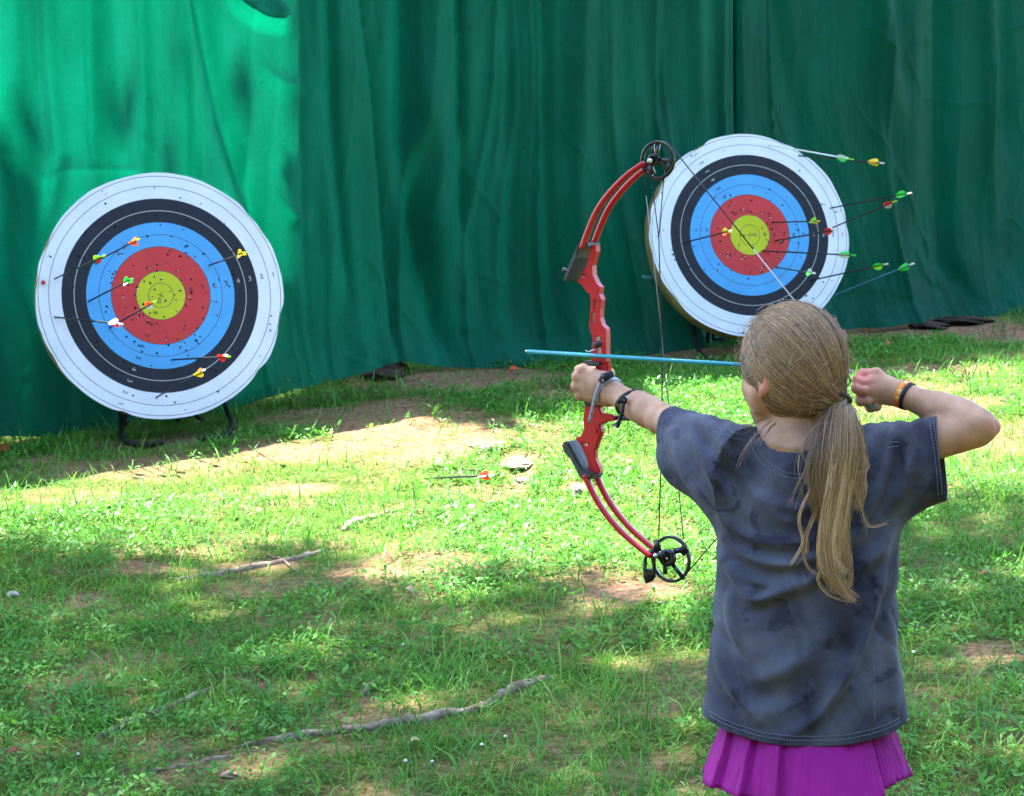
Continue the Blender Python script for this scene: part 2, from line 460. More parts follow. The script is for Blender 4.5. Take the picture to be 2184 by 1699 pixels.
# explicit folds: polyline of photo points, amplitude (m, + toward camera), width px, kind
FOLDS = [([(1566, -50), (1568, 150), (1570, 300)], -0.09, 7, 'g'), ([(870, -50), (872, 250), (876, 400), (905, 560), (935, 700), (950, 790)], -0.075, 26, 'g'),
         ([(905, 250), (880, 330), (872, 420)], 0.04, 18, 'g'),
         ([(640, -50), (645, 300), (655, 600), (665, 780)], 0.035, 14, 's'),
         ([(765, -50), (800, 200), (815, 400), (830, 640), (838, 780)], 0.04, 12, 's'),
         ([(700, -50), (715, 300), (745, 620)], -0.03, 14, 'g'),
         ([(925, -50), (935, 300), (945, 560)], 0.03, 24, 'g'),
         ([(985, -50), (990, 300), (1000, 520)], -0.035, 16, 'g'),
         ([(1100, -50), (1095, 300), (1085, 700)], -0.03, 22, 'g'),
         ([(1160, -50), (1165, 400), (1180, 700)], -0.035, 20, 'g'),
         ([(1235, -50), (1225, 400), (1220, 700)], 0.035, 26, 'g'),
         ([(1410, -50), (1405, 200), (1390, 300)], -0.03, 22, 'g'),
         ([(1480, -50), (1485, 250)], 0.03, 22, 'g'),
         ([(1660, -50), (1700, 200), (1740, 420), (1790, 640)], -0.035, 26, 'g'),
         ([(1860, -50), (1885, 100), (1905, 250)], 0.06, 38, 'g'),
         ([(1950, -50), (1945, 300), (1930, 600)], 0.03, 40, 'g'),
         ([(2018, -50), (2025, 200), (2028, 400), (2040, 560), (2075, 640)], -0.05, 24, 'g'),
         ([(2110, -50), (2120, 250), (2130, 500)], 0.04, 26, 'g'),
         ([(2160, -50), (2165, 300)], -0.03, 20, 'g'),
         ([(415, -50), (450, 120), (480, 260), (530, 420), (575, 560)], -0.045, 20, 'g'),
         ([(390, -50), (410, 150), (430, 400)], 0.03, 18, 'g'),
         ([(300, -50), (310, 200), (305, 380)], -0.028, 16, 'g'),
         ([(100, -50), (110, 150), (130, 330), (100, 500)], -0.03, 18, 'g'),
         ([(195, -50), (200, 200), (205, 380)], -0.022, 14, 'g'),
         ([(5, 330), (25, 420), (20, 520), (30, 700)], -0.06, 28, 'g'),
         ([(235, -50), (245, 200), (250, 350)], 0.03, 22, 'g')]
FOLDW = []
for pts, amp, wpx, kd in FOLDS:
    uz = np.array([tarp_uz(a, b) for a, b in pts])
    FOLDW.append((uz[::-1], amp, wpx / F * 13.6, kd))

def tarp_d(u, z, seed):
    zn = z
    drift = 0.34 * (fbm(u * 0.6, z * 0.4, seed + 3, 2) - 0.5)
    d = 0.13 * (fbm((u + drift) * 1.6, zn * 0.09, seed, 3) - 0.5)
    rid = (1 - np.abs(2 * fbm((u + drift * 2) * 2.5, zn * 0.11, seed + 11, 3) - 1)) ** 1.6
    for fq, fz, am, wd_, so in ((2.3, .07, .034, .04, 51), (4.1, .16, .011, .03, 57), (9.5, .5, .0035, .04, 61)):
        lnn = fbm((u + drift * 1.5) * fq, z * fz + u * .05, seed + so, 2)
        d += am * (np.exp(-(np.abs(lnn - .5) / wd_)) - .25) * (.3 + 1.2 * fbm(u * 1.7, z * .8, seed + so + 3, 2))
    d += 0.06 * (rid - 0.6)
    rid2 = 1 - np.abs(2 * fbm((u * 0.985 + z * 0.1 + drift * 3) * 10, zn * 0.22, seed + 17, 2) - 1)
    d += 0.009 * (rid2 - 0.6) * (0.3 + 1.2 * fbm(u * 1.3, z * 1.3, seed + 23, 2))
    # crinkles, strongest on the left panel and near the ground
    cr = 1 - np.abs(2 * fbm(u * 7 + z * 3, z * 6 - u * 2, seed + 31, 4) - 1)
    d += 0.0045 * (cr - 0.6) * (0.35 + 0.65 * (1 - sstep(-1.6, -0.6, u)) + 0.5 * (1 - sstep(0.7, 1.3, z)))
    for uz, amp, wd, kd in FOLDW:
        uu = np.interp(z, uz[:, 1], uz[:, 0])
        fade = sstep(uz[0, 1] - 0.25, uz[0, 1] + 0.25, z) * (1 - sstep(uz[-1, 1] + 0.0, uz[-1, 1] + 0.5, z))
        s = (u - uu) / wd
        d += 1.45 * amp * fade * (np.exp(-s * s) if kd == 'g' else np.where(s > 0, -np.exp(-s * 0.35) * 1.0, -1.0 * np.exp(s * 3)) + 0.0)
    # a slack flap near the top left leans forward, so its back catches the sun
    for (ax_, ay_, bx_, by_, hw_, am_) in ((490, 30, 612, 82, .0, .075), (600, 470, 668, 520, 0, .03), (560, 190, 650, 230, 0, .018)):
        ua, za = tarp_uz(ax_, ay_); ub, zb2 = tarp_uz(bx_, by_)
        k = (u - ua) / (ub - ua); zl_ = za + (zb2 - za) * k - .04 * np.sin(np.clip(k, 0, 1) * math.pi)
        wn = sstep(-.25, .3, k) * (1 - sstep(.85, 1.12, k)); hz = z - zl_
        d += am_ * wn * np.where(hz < .13, sstep(0, .13, hz), np.exp(-(hz - .13) / .05))
    # slanting tension creases and loose horizontal rolls low down
    for k_, (fu, fz, am) in enumerate(((3.0, 2.6, .010), (2.2, -2.9, .010))):
        ln2 = fbm(u * fu + z * fz * .6, z * .5 * fz - u * .4, seed + 81 + k_, 2)
        d += am * np.exp(-np.abs(ln2 - .5) / .03) * sstep(.45, .65, fbm(u * .9, z * 1.1, seed + 85 + k_, 2))
    return d

def make_tarp(name, u0, u1, seed, label, off, du=0.0125):
    us = np.arange(u0, u1 + du / 2, du); nz_ = 210
    vs = np.linspace(0, 1, nz_)
    U, Vv = np.meshgrid(us, vs)
    zb = np.interp(U, hem_u, hem_z) + 0.02 * (fbm(U * 5, U * 0 + 3, seed + 70, 3) - 0.5)
    Z = zb + (TOPZ - zb) * Vv
    D = tarp_d(U, Z, seed) + off
    hgt = Z - zb
    # lower hem kicks out toward the ground in front with loose scallops
    D += 0.10 * np.exp(-hgt / 0.16) + 0.05 * np.exp(-hgt / 0.3) * (fbm(U * 2.6, Z * 2, seed + 40, 3) - 0.5) * 3
    rip = fbm(U * 3.5, (hgt + 0.15 * fbm(U * 2, U * 0, 5, 2)) * 9, seed + 44, 3)
    D += 0.03 * (rip - 0.5) * np.exp(-hgt / 0.28)
    Pt = T0[None, None] + U[..., None] * TD + D[..., None] * TN
    Pt[..., 2] = Z
    n_, m_ = U.shape
    i = (np.arange(n_ - 1)[:, None] * m_ + np.arange(m_ - 1)[None])
    q = np.stack([i, i + 1, i + m_ + 1, i + m_], -1).reshape(-1, 4)
    o = mesh_np(name, Pt.reshape(-1, 3), q, m_tarp)
    return tag(o, label, 'tarp', 'green backdrop tarps')

make_tarp('tarp', -4.2, seam_u + 0.05, 101, 'large green tarp on the left of the overlap seam, hanging behind the lower target', 0.0)
make_tarp('tarp', seam_u, 7.5, 205, 'green tarp on the right of the overlap seam, hanging behind the higher target', -0.03)

# ------------------------------------------------------------------ targets
m_foam = mat('tan foam', (0.42, 0.3, 0.12), 0.85, 0.2)
noise_var(m_foam, [(0.3, (0.25, 0.16, 0.06)), (0.5, (0.42, 0.30, 0.12)), (0.7, (0.55, 0.42, 0.2))], 7, 6, bump=0.4)
m_ink = mat('dark print', (0.03, 0.03, 0.035), 0.7)
m_inkpale = mat('pale print', (0.35, 0.37, 0.4), 0.7)
m_hole = mat('arrow hole', (0.012, 0.01, 0.009), 0.9, 0.05)
m_torn = mat('torn paper', (0.62, 0.6, 0.55), 0.9, 0.1)

def face_mat(R):
    m = mat('target paper', (0.8, 0.8, 0.8), 0.55, 0.25)
    t = N(m, 'ShaderNodeTexCoord')
    sp = N(m, 'ShaderNodeSeparateXYZ'); L(m, t.outputs['Object'], sp.inputs[0])
    cb = N(m, 'ShaderNodeCombineXYZ'); L(m, sp.outputs[0], cb.inputs[0]); L(m, sp.outputs[1], cb.inputs[1])
    ln = N(m, 'ShaderNodeVectorMath', operation='LENGTH'); L(m, cb.outputs[0], ln.inputs[0])
    dv = N(m, 'ShaderNodeMath', operation='DIVIDE'); L(m, ln.outputs['Value'], dv.inputs[0]); dv.inputs[1].default_value = R * 1.25
    s = 0.985 / 1.25
    white, black, blue, red, yel = (0.66, 0.665, 0.765), (0.013, 0.015, 0.026), (0.075, 0.32, 0.68), (0.52, 0.038, 0.042), (0.47, 0.48, 0.014)
    line = (0.05, 0.05, 0.06)
    st = [(0, yel)]
    lw = 0.0045 / 1.25
    def ln_at(f, c, after, wd=lw): st.extend([(f * s - wd / 2, c), (f * s + wd / 2, after)])
    ln_at(.1, line, yel); ln_at(.2, line, red); ln_at(.3, line, red); ln_at(.4, line, blue); ln_at(.5, line, blue)
    st.append((.6 * s, black)); ln_at(.7, (0.5, 0.5, 0.52), black, lw * 1.6); st.append((.8 * s, white)); ln_at(.9, line, white); ln_at(.985, line, white)
    r = ramp(m, dv.outputs[0], st, 'CONSTANT')
    n = N(m, 'ShaderNodeTexNoise'); n.inputs['Scale'].default_value = 6; n.inputs['Detail'].default_value = 6
    L(m, t.outputs['Object'], n.inputs['Vector'])
    rr = ramp(m, n.outputs['Fac'], [(0.3, (0.86, 0.86, 0.84)), (0.6, (1, 1, 1))])
    mm = N(m, 'ShaderNodeMix'); mm.data_type = 'RGBA'; mm.blend_type = 'MULTIPLY'; mm.inputs[0].default_value = 0.6
    L(m, r.outputs[0], mm.inputs[6]); L(m, rr.outputs[0], mm.inputs[7]); L(m, mm.outputs[2], BS(m).inputs['Base Color'])
    b = N(m, 'ShaderNodeBump'); b.inputs['Strength'].default_value = 0.35; b.inputs['Distance'].default_value = 0.03
    L(m, n.outputs['Fac'], b.inputs['Height']); L(m, b.outputs[0], BS(m).inputs['Normal'])
    return m

def text_mesh(s, size):
    c = bpy.data.curves.new('txt', 'FONT'); c.body = s; c.size = size; c.align_x = 'CENTER'; c.align_y = 'CENTER'
    o = bpy.data.objects.new('txt', c); COL.objects.link(o)
    dg = bpy.context.evaluated_depsgraph_get(); dg.update()
    me = bpy.data.meshes.new_from_object(o.evaluated_get(dg))
    V = np.array([v.co[:] for v in me.vertices]); Fc = [np.array([list(p.vertices)]) for p in me.polygons]
    bpy.data.objects.remove(o); bpy.data.meshes.remove(me)
    return V, Fc

TARGETS = {}
def make_target(key, px, py, Y, rad_px, yaw, tilt, spin, thick, label, seed, nh):
    c = P(px, py, Y); R = rad_px / F * Y
    n = np.array([math.sin(yaw) * math.cos(tilt), -math.cos(yaw) * math.cos(tilt), math.sin(tilt)])
    ax = nrm(np.cross([0, 0, 1], n)); ay = np.cross(n, ax)
    M = Matrix(((ax[0], ay[0], n[0], c[0]), (ax[1], ay[1], n[1], c[1]), (ax[2], ay[2], n[2], c[2]), (0, 0, 0, 1)))
    root = thing('archery_target', label, 'archery target', (0, 0, 0), 'round archery targets')
    root.matrix_world = M
    rg = np.random.default_rng(seed)
    warp = lambda x, y: 0.012 * (fbm(x * 2.2 + seed, y * 2.2, seed, 3) - 0.5)
    na, nr = 160, 26
    an = np.linspace(0, 2 * math.pi, na, endpoint=False)
    # body: thick foam disc, slightly lumpy
    prof = [(0.0, -thick), (0.9, -thick), (0.965, -thick * .93), (0.985, -thick * .7), (0.99, -thick * .35), (0.985, -0.02), (0.972, -0.006), (0.0, -0.006)]
    V = []
    for f, z in prof:
        wob = 1 + 0.012 * (fbm(np.cos(an) * 2 + seed, np.sin(an) * 2 + z * 6, seed + 2, 3) - 0.5) * 2
        V.append(np.stack([np.cos(an) * R * f * wob, np.sin(an) * R * f * wob, np.full(na, z)], -1))
    V = np.concatenate(V); i = np.arange(len(prof) - 1)[:, None] * na; j = np.arange(na)[None]; k = (j + 1) % na
    q = np.stack([i + j, i + k, i + na + k, i + na + j], -1).reshape(-1, 4)
    mesh_np('foam_block', V, q, m_foam, root, True, local=True)
    # paper face with torn, faceted rim; sheet has a real thickness
    mb = MB()
    edge = 1 + 0.010 * (fbm(np.cos(an) * 3.5 + seed, np.sin(an) * 3.5, seed + 9, 3) - 0.5) * 2
    for kx in range(9):
        a0 = rg.random() * 6.28; dd = 0.012 + .016 * rg.random(); edge -= dd * np.exp(-(((an - a0 + math.pi) % (2 * math.pi) - math.pi) / (0.05 + .06 * rg.random())) ** 2)
    rr = np.linspace(0.002, 1, nr)
    X = (rr[:, None] * np.where(rr[:, None] > .9, 1 + (edge[None] - 1) * (rr[:, None] - .9) / .1, 1)) * R
    VX, VY = X * np.cos(an)[None], X * np.sin(an)[None]
    curl = 0.010 * sstep(0.93, 1, rr)[:, None] * (fbm(np.cos(an) * 5, np.sin(an) * 5, seed + 15, 2) - 0.45)[None]
    VZ = warp(VX, VY) + 0.004 + curl
    i = np.arange(nr - 1)[:, None] * na
    q = np.stack([i + j, i + k, i + na + k, i + na + j], -1).reshape(-1, 4)[:, ::-1].copy()
    q = q[:, ::-1].copy()
    mb.add(np.stack([VX, VY, VZ], -1).reshape(-1, 3), q, 0)
    # folded rim of the sheet
    rimo = np.stack([VX[-1], VY[-1], VZ[-1]], -1); rimi = rimo * [0.985, .985, 1] - [0, 0, 0.022]
    mb.add(np.concatenate([rimo, rimi]), np.stack([j[0], k[0], na + k[0], na + j[0]], -1), 0)
    # ring numbers 10..1
    for ai, (turn, rot_off) in enumerate([(spin, 0.0), (spin + R_(122), 0.0)]):
        for v in range(10, 0, -1):
            f = (10 - v + 0.5) / 10 * 0.985 if v < 10 else 0.045
            if ai and v in (10, 9): continue
            tv, tf = text_mesh(str(v), 0.036 if v < 10 else 0.03)
            cs, sn = math.cos(turn), math.sin(turn)
            xx = f * R * cs + tv[:, 0] * cs - tv[:, 1] * sn; yy = f * R * sn + tv[:, 0] * sn + tv[:, 1] * cs
            mi = 2 if v in (3, 4) else 1
            pv = np.stack([xx, yy, warp(xx, yy) + 0.0056], -1)
            for fc in tf: mb.F.append(fc + mb.n); mb.M.append(np.full(1, mi))
            mb.V.append(pv); mb.n += len(pv); mb.A.append(np.zeros(len(pv)))
    # centre cross
    for ang in (0, math.pi / 2):
        t_, w_ = 0.018, 0.0012
        cs, sn = math.cos(spin + ang), math.sin(spin + ang)
        pv = np.array([[-t_, -w_], [t_, -w_], [t_, w_], [-t_, w_]])
        xx = pv[:, 0] * cs - pv[:, 1] * sn; yy = pv[:, 0] * sn + pv[:, 1] * cs
        mb.add(np.stack([xx, yy, warp(xx, yy) + 0.0054 + .0003 * ang], -1), np.array([[0, 1, 2, 3]]), 1)
    # old arrow holes: small ragged dark punctures, some with a torn pale lip
    for hi in range(nh):
        r0 = math.sqrt(rg.random()) * (.97 if hi % 2 else .5)
        a0 = rg.random() * 6.28
        x0, y0 = r0 * R * math.cos(a0), r0 * R * math.sin(a0); hr = 0.0036 + 0.0034 * rg.random()
        aa = np.linspace(0, 2 * math.pi, 7, endpoint=False) + rg.random() * 6
        xx = x0 + hr * np.cos(aa) * (0.6 + .6 * rg.random(7)); yy = y0 + hr * np.sin(aa) * (0.6 + .6 * rg.random(7))
        mb.add(np.stack([xx, yy, warp(xx, yy) + 0.0062 + 0.0004 * rg.random()], -1), np.arange(7)[None], 3)
        if hi % 4 == 0:
            b0 = rg.random() * 6.28; d_ = np.array([math.cos(b0), math.sin(b0)]); e_ = np.array([-d_[1], d_[0]])
            p0 = np.array([x0, y0]) + d_ * hr * .7
            tri = np.array([p0 - e_ * hr * .6, p0 + e_ * hr * .6, p0 + d_ * hr * 1.3])
            mb.add(np.concatenate([tri, (warp(tri[:, 0], tri[:, 1]) + [0.0066, 0.0066, 0.010])[:, None]], 1), np.array([[0, 1, 2]]), 4)
    mb.build('paper_face', [face_mat(R), m_ink, m_inkpale, m_hole, m_torn], root, True, local=True)
    TARGETS[key] = (c, n, ax, ay, R)
    return root

make_target('L', 343, 631, 12.05, 265, R_(16), R_(11), R_(-112), 0.17, 'lower round archery target with coloured rings on the left, sunlit grass below it', 3, 150)
make_target('R', 1599, 502, 14.0, 220, R_(11), R_(12), R_(0), 0.21, 'higher round archery target with coloured rings behind the red bow', 8, 110)

m_blackmetal = mat('black painted steel', (0.018, 0.018, 0.02), 0.65, 0.2)
noise_var(m_blackmetal, [(0.35, (0.006, 0.006, 0.007)), (0.7, (0.016, 0.016, 0.017))], 30, 4, bump=0.1)

def make_stand(key, label, seed):
    c, n, ax, ay, R = TARGETS[key]
    hx = nrm([ax[0], ax[1], 0]); hn = nrm([n[0], n[1], 0])
    base = c.copy(); base[2] = float(gh(c[0], c[1]))
    root = thing('target_stand', label, 'target stand', base, 'black target stands')
    th = 0.24 if key == 'R' else 0.2
    for s, wq in ((-1, .32 if key == 'L' else .5), (1, .53)):
        # foot loop: comes down from behind the disc, bends forward on the grass, turns inward
        q0 = c - n * th + ax * s * R * 0.5 - ay * R * 0.35
        f = lambda a, b, h: np.array([*(c[:2] + hx[:2] * s * a + hn[:2] * b), 0]) + [0, 0, h]
        def gz(p, dz): p[2] = float(gh(p[0], p[1])) + dz; return p
        p1 = gz(f(R * wq, -0.10, 0), 0.16); p2 = gz(f(R * (wq + .02), 0.06, 0), 0.055); p3 = gz(f(R * (wq - .07), 0.17, 0), 0.022); p4 = gz(f(R * (wq - .29), 0.19, 0), 0.018)
        V, Fc = tube(spline([q0, p1, p2, p3, p4], 30), 0.014, 10)
        mb = MB().add(V, Fc)
        mb.build('leg', m_blackmetal, root)
        # rear brace
        r1 = gz(f(R * 0.22, -0.42, 0), 0.01)
        V, Fc = tube([c - n * th + ax * s * R * 0.22 + ay * R * .2, r1], 0.012, 8)
        MB().add(V, Fc).build('brace', m_blackmetal, root)
    # cross bar and rest ledge under the disc
    V, Fc = tube([c - n * th - ax * R * .5 - ay * R * .35, c - n * th + ax * R * .5 - ay * R * .35], 0.013, 8)
    MB().add(V, Fc).build('crossbar', m_blackmetal, root)
    for s in (-1, 1):
        p0 = c - n * th + ax * s * R * .3 - ay * R * .96; p1 = c - n * 0.01 + ax * s * R * .3 - ay * R * 1.01
        q = c - n * th + ax * s * R * .3 - ay * R * .35
        V, Fc = tube([q, p0, p1], 0.010, 8); MB().add(V, Fc).build('ledge', m_blackmetal, root)

make_stand('L', 'black bent-tube stand under the lower left target', 1)
make_stand('R', 'black tube stand hidden under the higher right target', 2)

# peg in the rim of the right target and red pin in the left one
c, n, ax, ay, R = TARGETS['R']
m_peg = mat('blue plastic', (0.06, 0.22, 0.27), 0.5)
pp = P(1380, 592, 14.05)
V, Fc = tube([pp + [-0.03, 0, 0.0], pp + [-0.015, 0, 0], pp + [0.0, 0.0, -.002], pp + [0.06, 0.01, -0.004]], [0.012, 0.0145, 0.012, 0.012], 10)
tag(MB().add(V, Fc).build('peg', m_peg), 'blunt blue peg stuck in the tan left rim of the higher target', 'peg')
c, n, ax, ay, R = TARGETS['L']
m_redpin = mat('red plastic', (0.6, 0.02, 0.03), 0.4)
def on_face(key, px, py):
    c, n, ax, ay, R = TARGETS[key]; r = ray(px, py)
    return CAM + r * (np.dot(c - CAM, n) / np.dot(r, n))
q = on_face('L', 92, 604)
V, Fc = tube([q - n * .02, q + n * .012, q + n * .013, q + n * .03], [0.004, 0.004, 0.011, 0.008], 12)
tag(MB().add(V, Fc).build('push_pin', m_redpin), 'small red pin in the white left rim of the lower target', 'pin')

# ------------------------------------------------------------------ arrows
def amat(name, col, rough=0.45, spec=0.4): return mat(name, col, rough, spec)
AC = {'black': amat('black shaft', (0.012, 0.012, 0.014)), 'white': amat('pale shaft', (0.75, 0.77, 0.75)), 'teal': amat('teal shaft', (0.02, 0.28, 0.34), 0.3), 'blue': amat('blue shaft', (0.03, 0.16, 0.27)),
      'darkteal': amat('dark teal shaft', (0.015, 0.07, 0.08))}
VC = {'red': amat('red vane', (0.85, 0.05, 0.02)), 'orange': amat('orange vane', (0.9, 0.22, 0.03)), 'yellow': amat('yellow vane', (0.75, 0.65, 0.03)), 'white': amat('white vane', (0.8, 0.8, 0.78)),
      'green': amat('green vane', (0.06, 0.7, 0.1)), 'lime': amat('lime vane', (0.4, 0.75, 0.05)), 'tan': amat('tan vane', (0.5, 0.42, 0.3))}
for m in VC.values():
    add_translucent(m, None, 0.35, tuple(BS(m).inputs['Base Color'].default_value[:3]))
_am = {}
def arrow_mesh(kind, key):
    if (kind, key) in _am: return _am[(kind, key)]
    mb = MB()
    if kind == 'shaft':
        V, Fc = tube([[0, 0, -0.09], [0, 0, 0], [0, 0, 0.66], [0, 0, 0.675]], [0.0044, 0.0044, 0.0044, 0.004], 8)
        mb.add(V, Fc); o = mb.build('shaft', AC[key], local=True)
    elif kind == 'nock':
        V, Fc = tube([[0, 0, 0.672], [0, 0, 0.69]], [0.0046, 0.0046], 8); mb.add(V, Fc)
        for s in (-1, 1):
            V, Fc = box([s * 0.0034, 0, 0.697], np.eye(3), [0.0014, 0.004, 0.008]); mb.add(V, Fc)
        o = mb.build('nock', VC[key], local=True)
    else:
        zz = np.array([0.575, 0.592, 0.615, 0.635, 0.652, 0.66]); hh = np.array([0.0, 0.011, 0.020, 0.0215, 0.016, 0.0])
        for s in (-1, 1):
            lo = np.stack([np.full(6, 0.0032), np.full(6, s * 0.0006), zz], -1); hi = lo + np.stack([hh, np.zeros(6), np.zeros(6)], -1)
            i = np.arange(5); q = np.stack([i, i + 1, i + 7, i + 6], -1)
            mb.add(np.concatenate([lo, hi]), q if s > 0 else q[:, ::-1])
        o = mb.build('vane', VC[key], smooth=False, local=True)
    me = o.data; bpy.data.objects.remove(o); _am[(kind, key)] = me
    return me

def arrow_at(I, Nk, shaft, vanes, nock, label, roll, group):
    d = nrm(Nk - I); ln = np.linalg.norm(Nk - I)
    root = thing('arrow', label, 'arrow', I, group)
    root.rotation_mode = 'QUATERNION'
    root.rotation_quaternion = Vector(d).to_track_quat('Z', 'Y')
    parts = [('shaft', shaft, 0.0), ('nock', nock, 0.0)] + [('vane', vk, roll + i * 2.0944) for i, vk in enumerate(vanes)]
    for kind, key, rot in parts:
        o = bpy.data.objects.new(kind, arrow_mesh(kind, key)); COL.objects.link(o); o.parent = root
        o.rotation_euler = (0, 0, rot); o.location = (0, 0, ln - 0.70)
    return root

def solve_nock(I, px, py, Ln):
    r = nrm(ray(px, py)); v = CAM - I
    b = np.dot(r, v); cc = np.dot(v, v) - Ln * Ln; disc = b * b - cc
    t = -b - math.sqrt(max(disc, 0.0))
    return CAM + r * t

def zl(x, y): return x * .37657, y * .3766 + 319.9
def zr(x, y): return x * .31738 + 1306.3, y * .31738 + 239.9
gl, gR = 'arrows in the lower left target', 'arrows in the higher right target'
LA = [((308, 732), (592, 600), 'black', ('red', 'lime', 'red'), 'lime', 'black arrow with red and lime vanes high on the left target'),
      ((530, 640), (785, 507), 'black', ('orange', 'orange', 'orange'), 'yellow', 'black arrow with all orange vanes and yellow nock, topmost in the left target'),
      ((500, 860), (748, 733), 'black', ('green', 'white', 'green'), 'green', 'black arrow with green and white vanes in the blue ring of the left target'),
      ((618, 1010), (880, 860), 'black', ('orange', 'white', 'orange'), 'lime', 'orange and white vaned black arrow over the yellow centre, left target'),
      ((308, 948), (690, 988), 'black', ('white', 'red', 'white'), 'white', 'nearly level black arrow with white and red vanes at the left of the left target'),
      ((1185, 655), (1387, 583), 'black', ('yellow', 'yellow', 'yellow'), 'yellow', 'black arrow with yellow vanes at the upper right of the left target'),
      ((972, 1190), (1299, 1172), 'black', ('red', 'white', 'red'), 'lime', 'level black arrow with red and white vanes low in the left target'),
      ((882, 1405), (1157, 1247), 'black', ('yellow', 'orange', 'yellow'), 'white', 'black arrow with yellow and orange vanes in the bottom white rim of the left target')]
for i, (a, b, s, v, nk, lb) in enumerate(LA):
    I = on_face('L', *zl(*a)); arrow_at(I, solve_nock(I, *zl(*b), 0.66 + .02 * (i % 3)), s, v, nk, lb, 0.5 + i * .7, gl)
RA = [((1047, 217), (1614, 318), 'white', ('green', 'white', 'green'), 'lime', 'white-shafted arrow with green and white vanes at the top of the right target'),
      ((1250, 292), (1820, 343), 'black', ('yellow', 'orange', 'yellow'), 'white', 'black arrow with yellow and orange vanes just under the white-shafted arrow'),
      ((1462, 645), (2005, 543), 'black', ('green', 'green', 'green'), 'white', 'black arrow with all green vanes in the right target, uppermost past its rim'),
      ((1480, 775), (1905, 597), 'black', ('red', 'tan', 'red'), 'lime', 'steep black arrow with red and tan vanes rising past the right target'),
      ((1072, 740), (1387, 733), 'black', ('lime', 'yellow', 'lime'), 'yellow', 'level black arrow with lime vanes in the red ring right of the yellow centre'),
      ((1090, 865), (1502, 792), 'black', ('red', 'white', 'red'), 'white', 'black arrow with red and white vanes reaching over the black ring of the right target'),
      ((1003, 932), (1630, 962), 'black', ('white', 'green', 'white'), 'green', 'black arrow with white and green vanes from the yellow centre'),
      ((1100, 1042), (1358, 1083), 'darkteal', ('green', 'white', 'green'), 'white', 'dark teal arrow with green vanes below the level arrow of the right target'),
      ((1335, 1130), (1845, 1020), 'black', ('lime', 'green', 'lime'), 'white', 'black arrow with lime and green vanes in the lower right black ring'),
      ((1500, 1228), (2020, 1018), 'blue', ('green', 'tan', 'green'), 'white', 'blue-shafted arrow with green and tan vanes low in the right target'),
      ((490, 875), (797, 796), 'black', ('yellow', 'orange', 'yellow'), 'white', 'black arrow with yellow and orange vanes left of the right target centre')]
for i, (a, b, s, v, nk, lb) in enumerate(RA):
    I = on_face('R', *zr(*a)); arrow_at(I, solve_nock(I, *zr(*b), 0.66 + .02 * (i % 3)), s, v, nk, lb, 0.3 + i * .8, gR)
I = G(903, 1021); arrow_at(I, solve_nock(I, 1050, 1015, 0.66), 'black', ('red', 'white', 'red'), 'white', 'black arrow with red and white vanes stuck low in the sunlit grass', 1.2, None)

# ------------------------------------------------------------------ signed distance meshing (sparse surface nets)
def cone(p, a, b, ra, rb):
    a = np.asarray(a); ba = np.asarray(b) - a
    h = np.clip(((p - a) @ ba) / np.dot(ba, ba), 0, 1)
    return np.linalg.norm(p - a - h[:, None] * ba, axis=1) - (ra + (rb - ra) * h)

def ell(p, c, R, r):
    q = (p - c) @ np.asarray(R).T / np.asarray(r)
    k0 = np.linalg.norm(q, axis=1); k1 = np.linalg.norm(q / np.asarray(r), axis=1) + 1e-9
    return k0 * (k0 - 1) / k1

def smin(a, b, k):
    h = np.maximum(k - np.abs(a - b), 0) / k
    return np.minimum(a, b) - h * h * k * 0.25

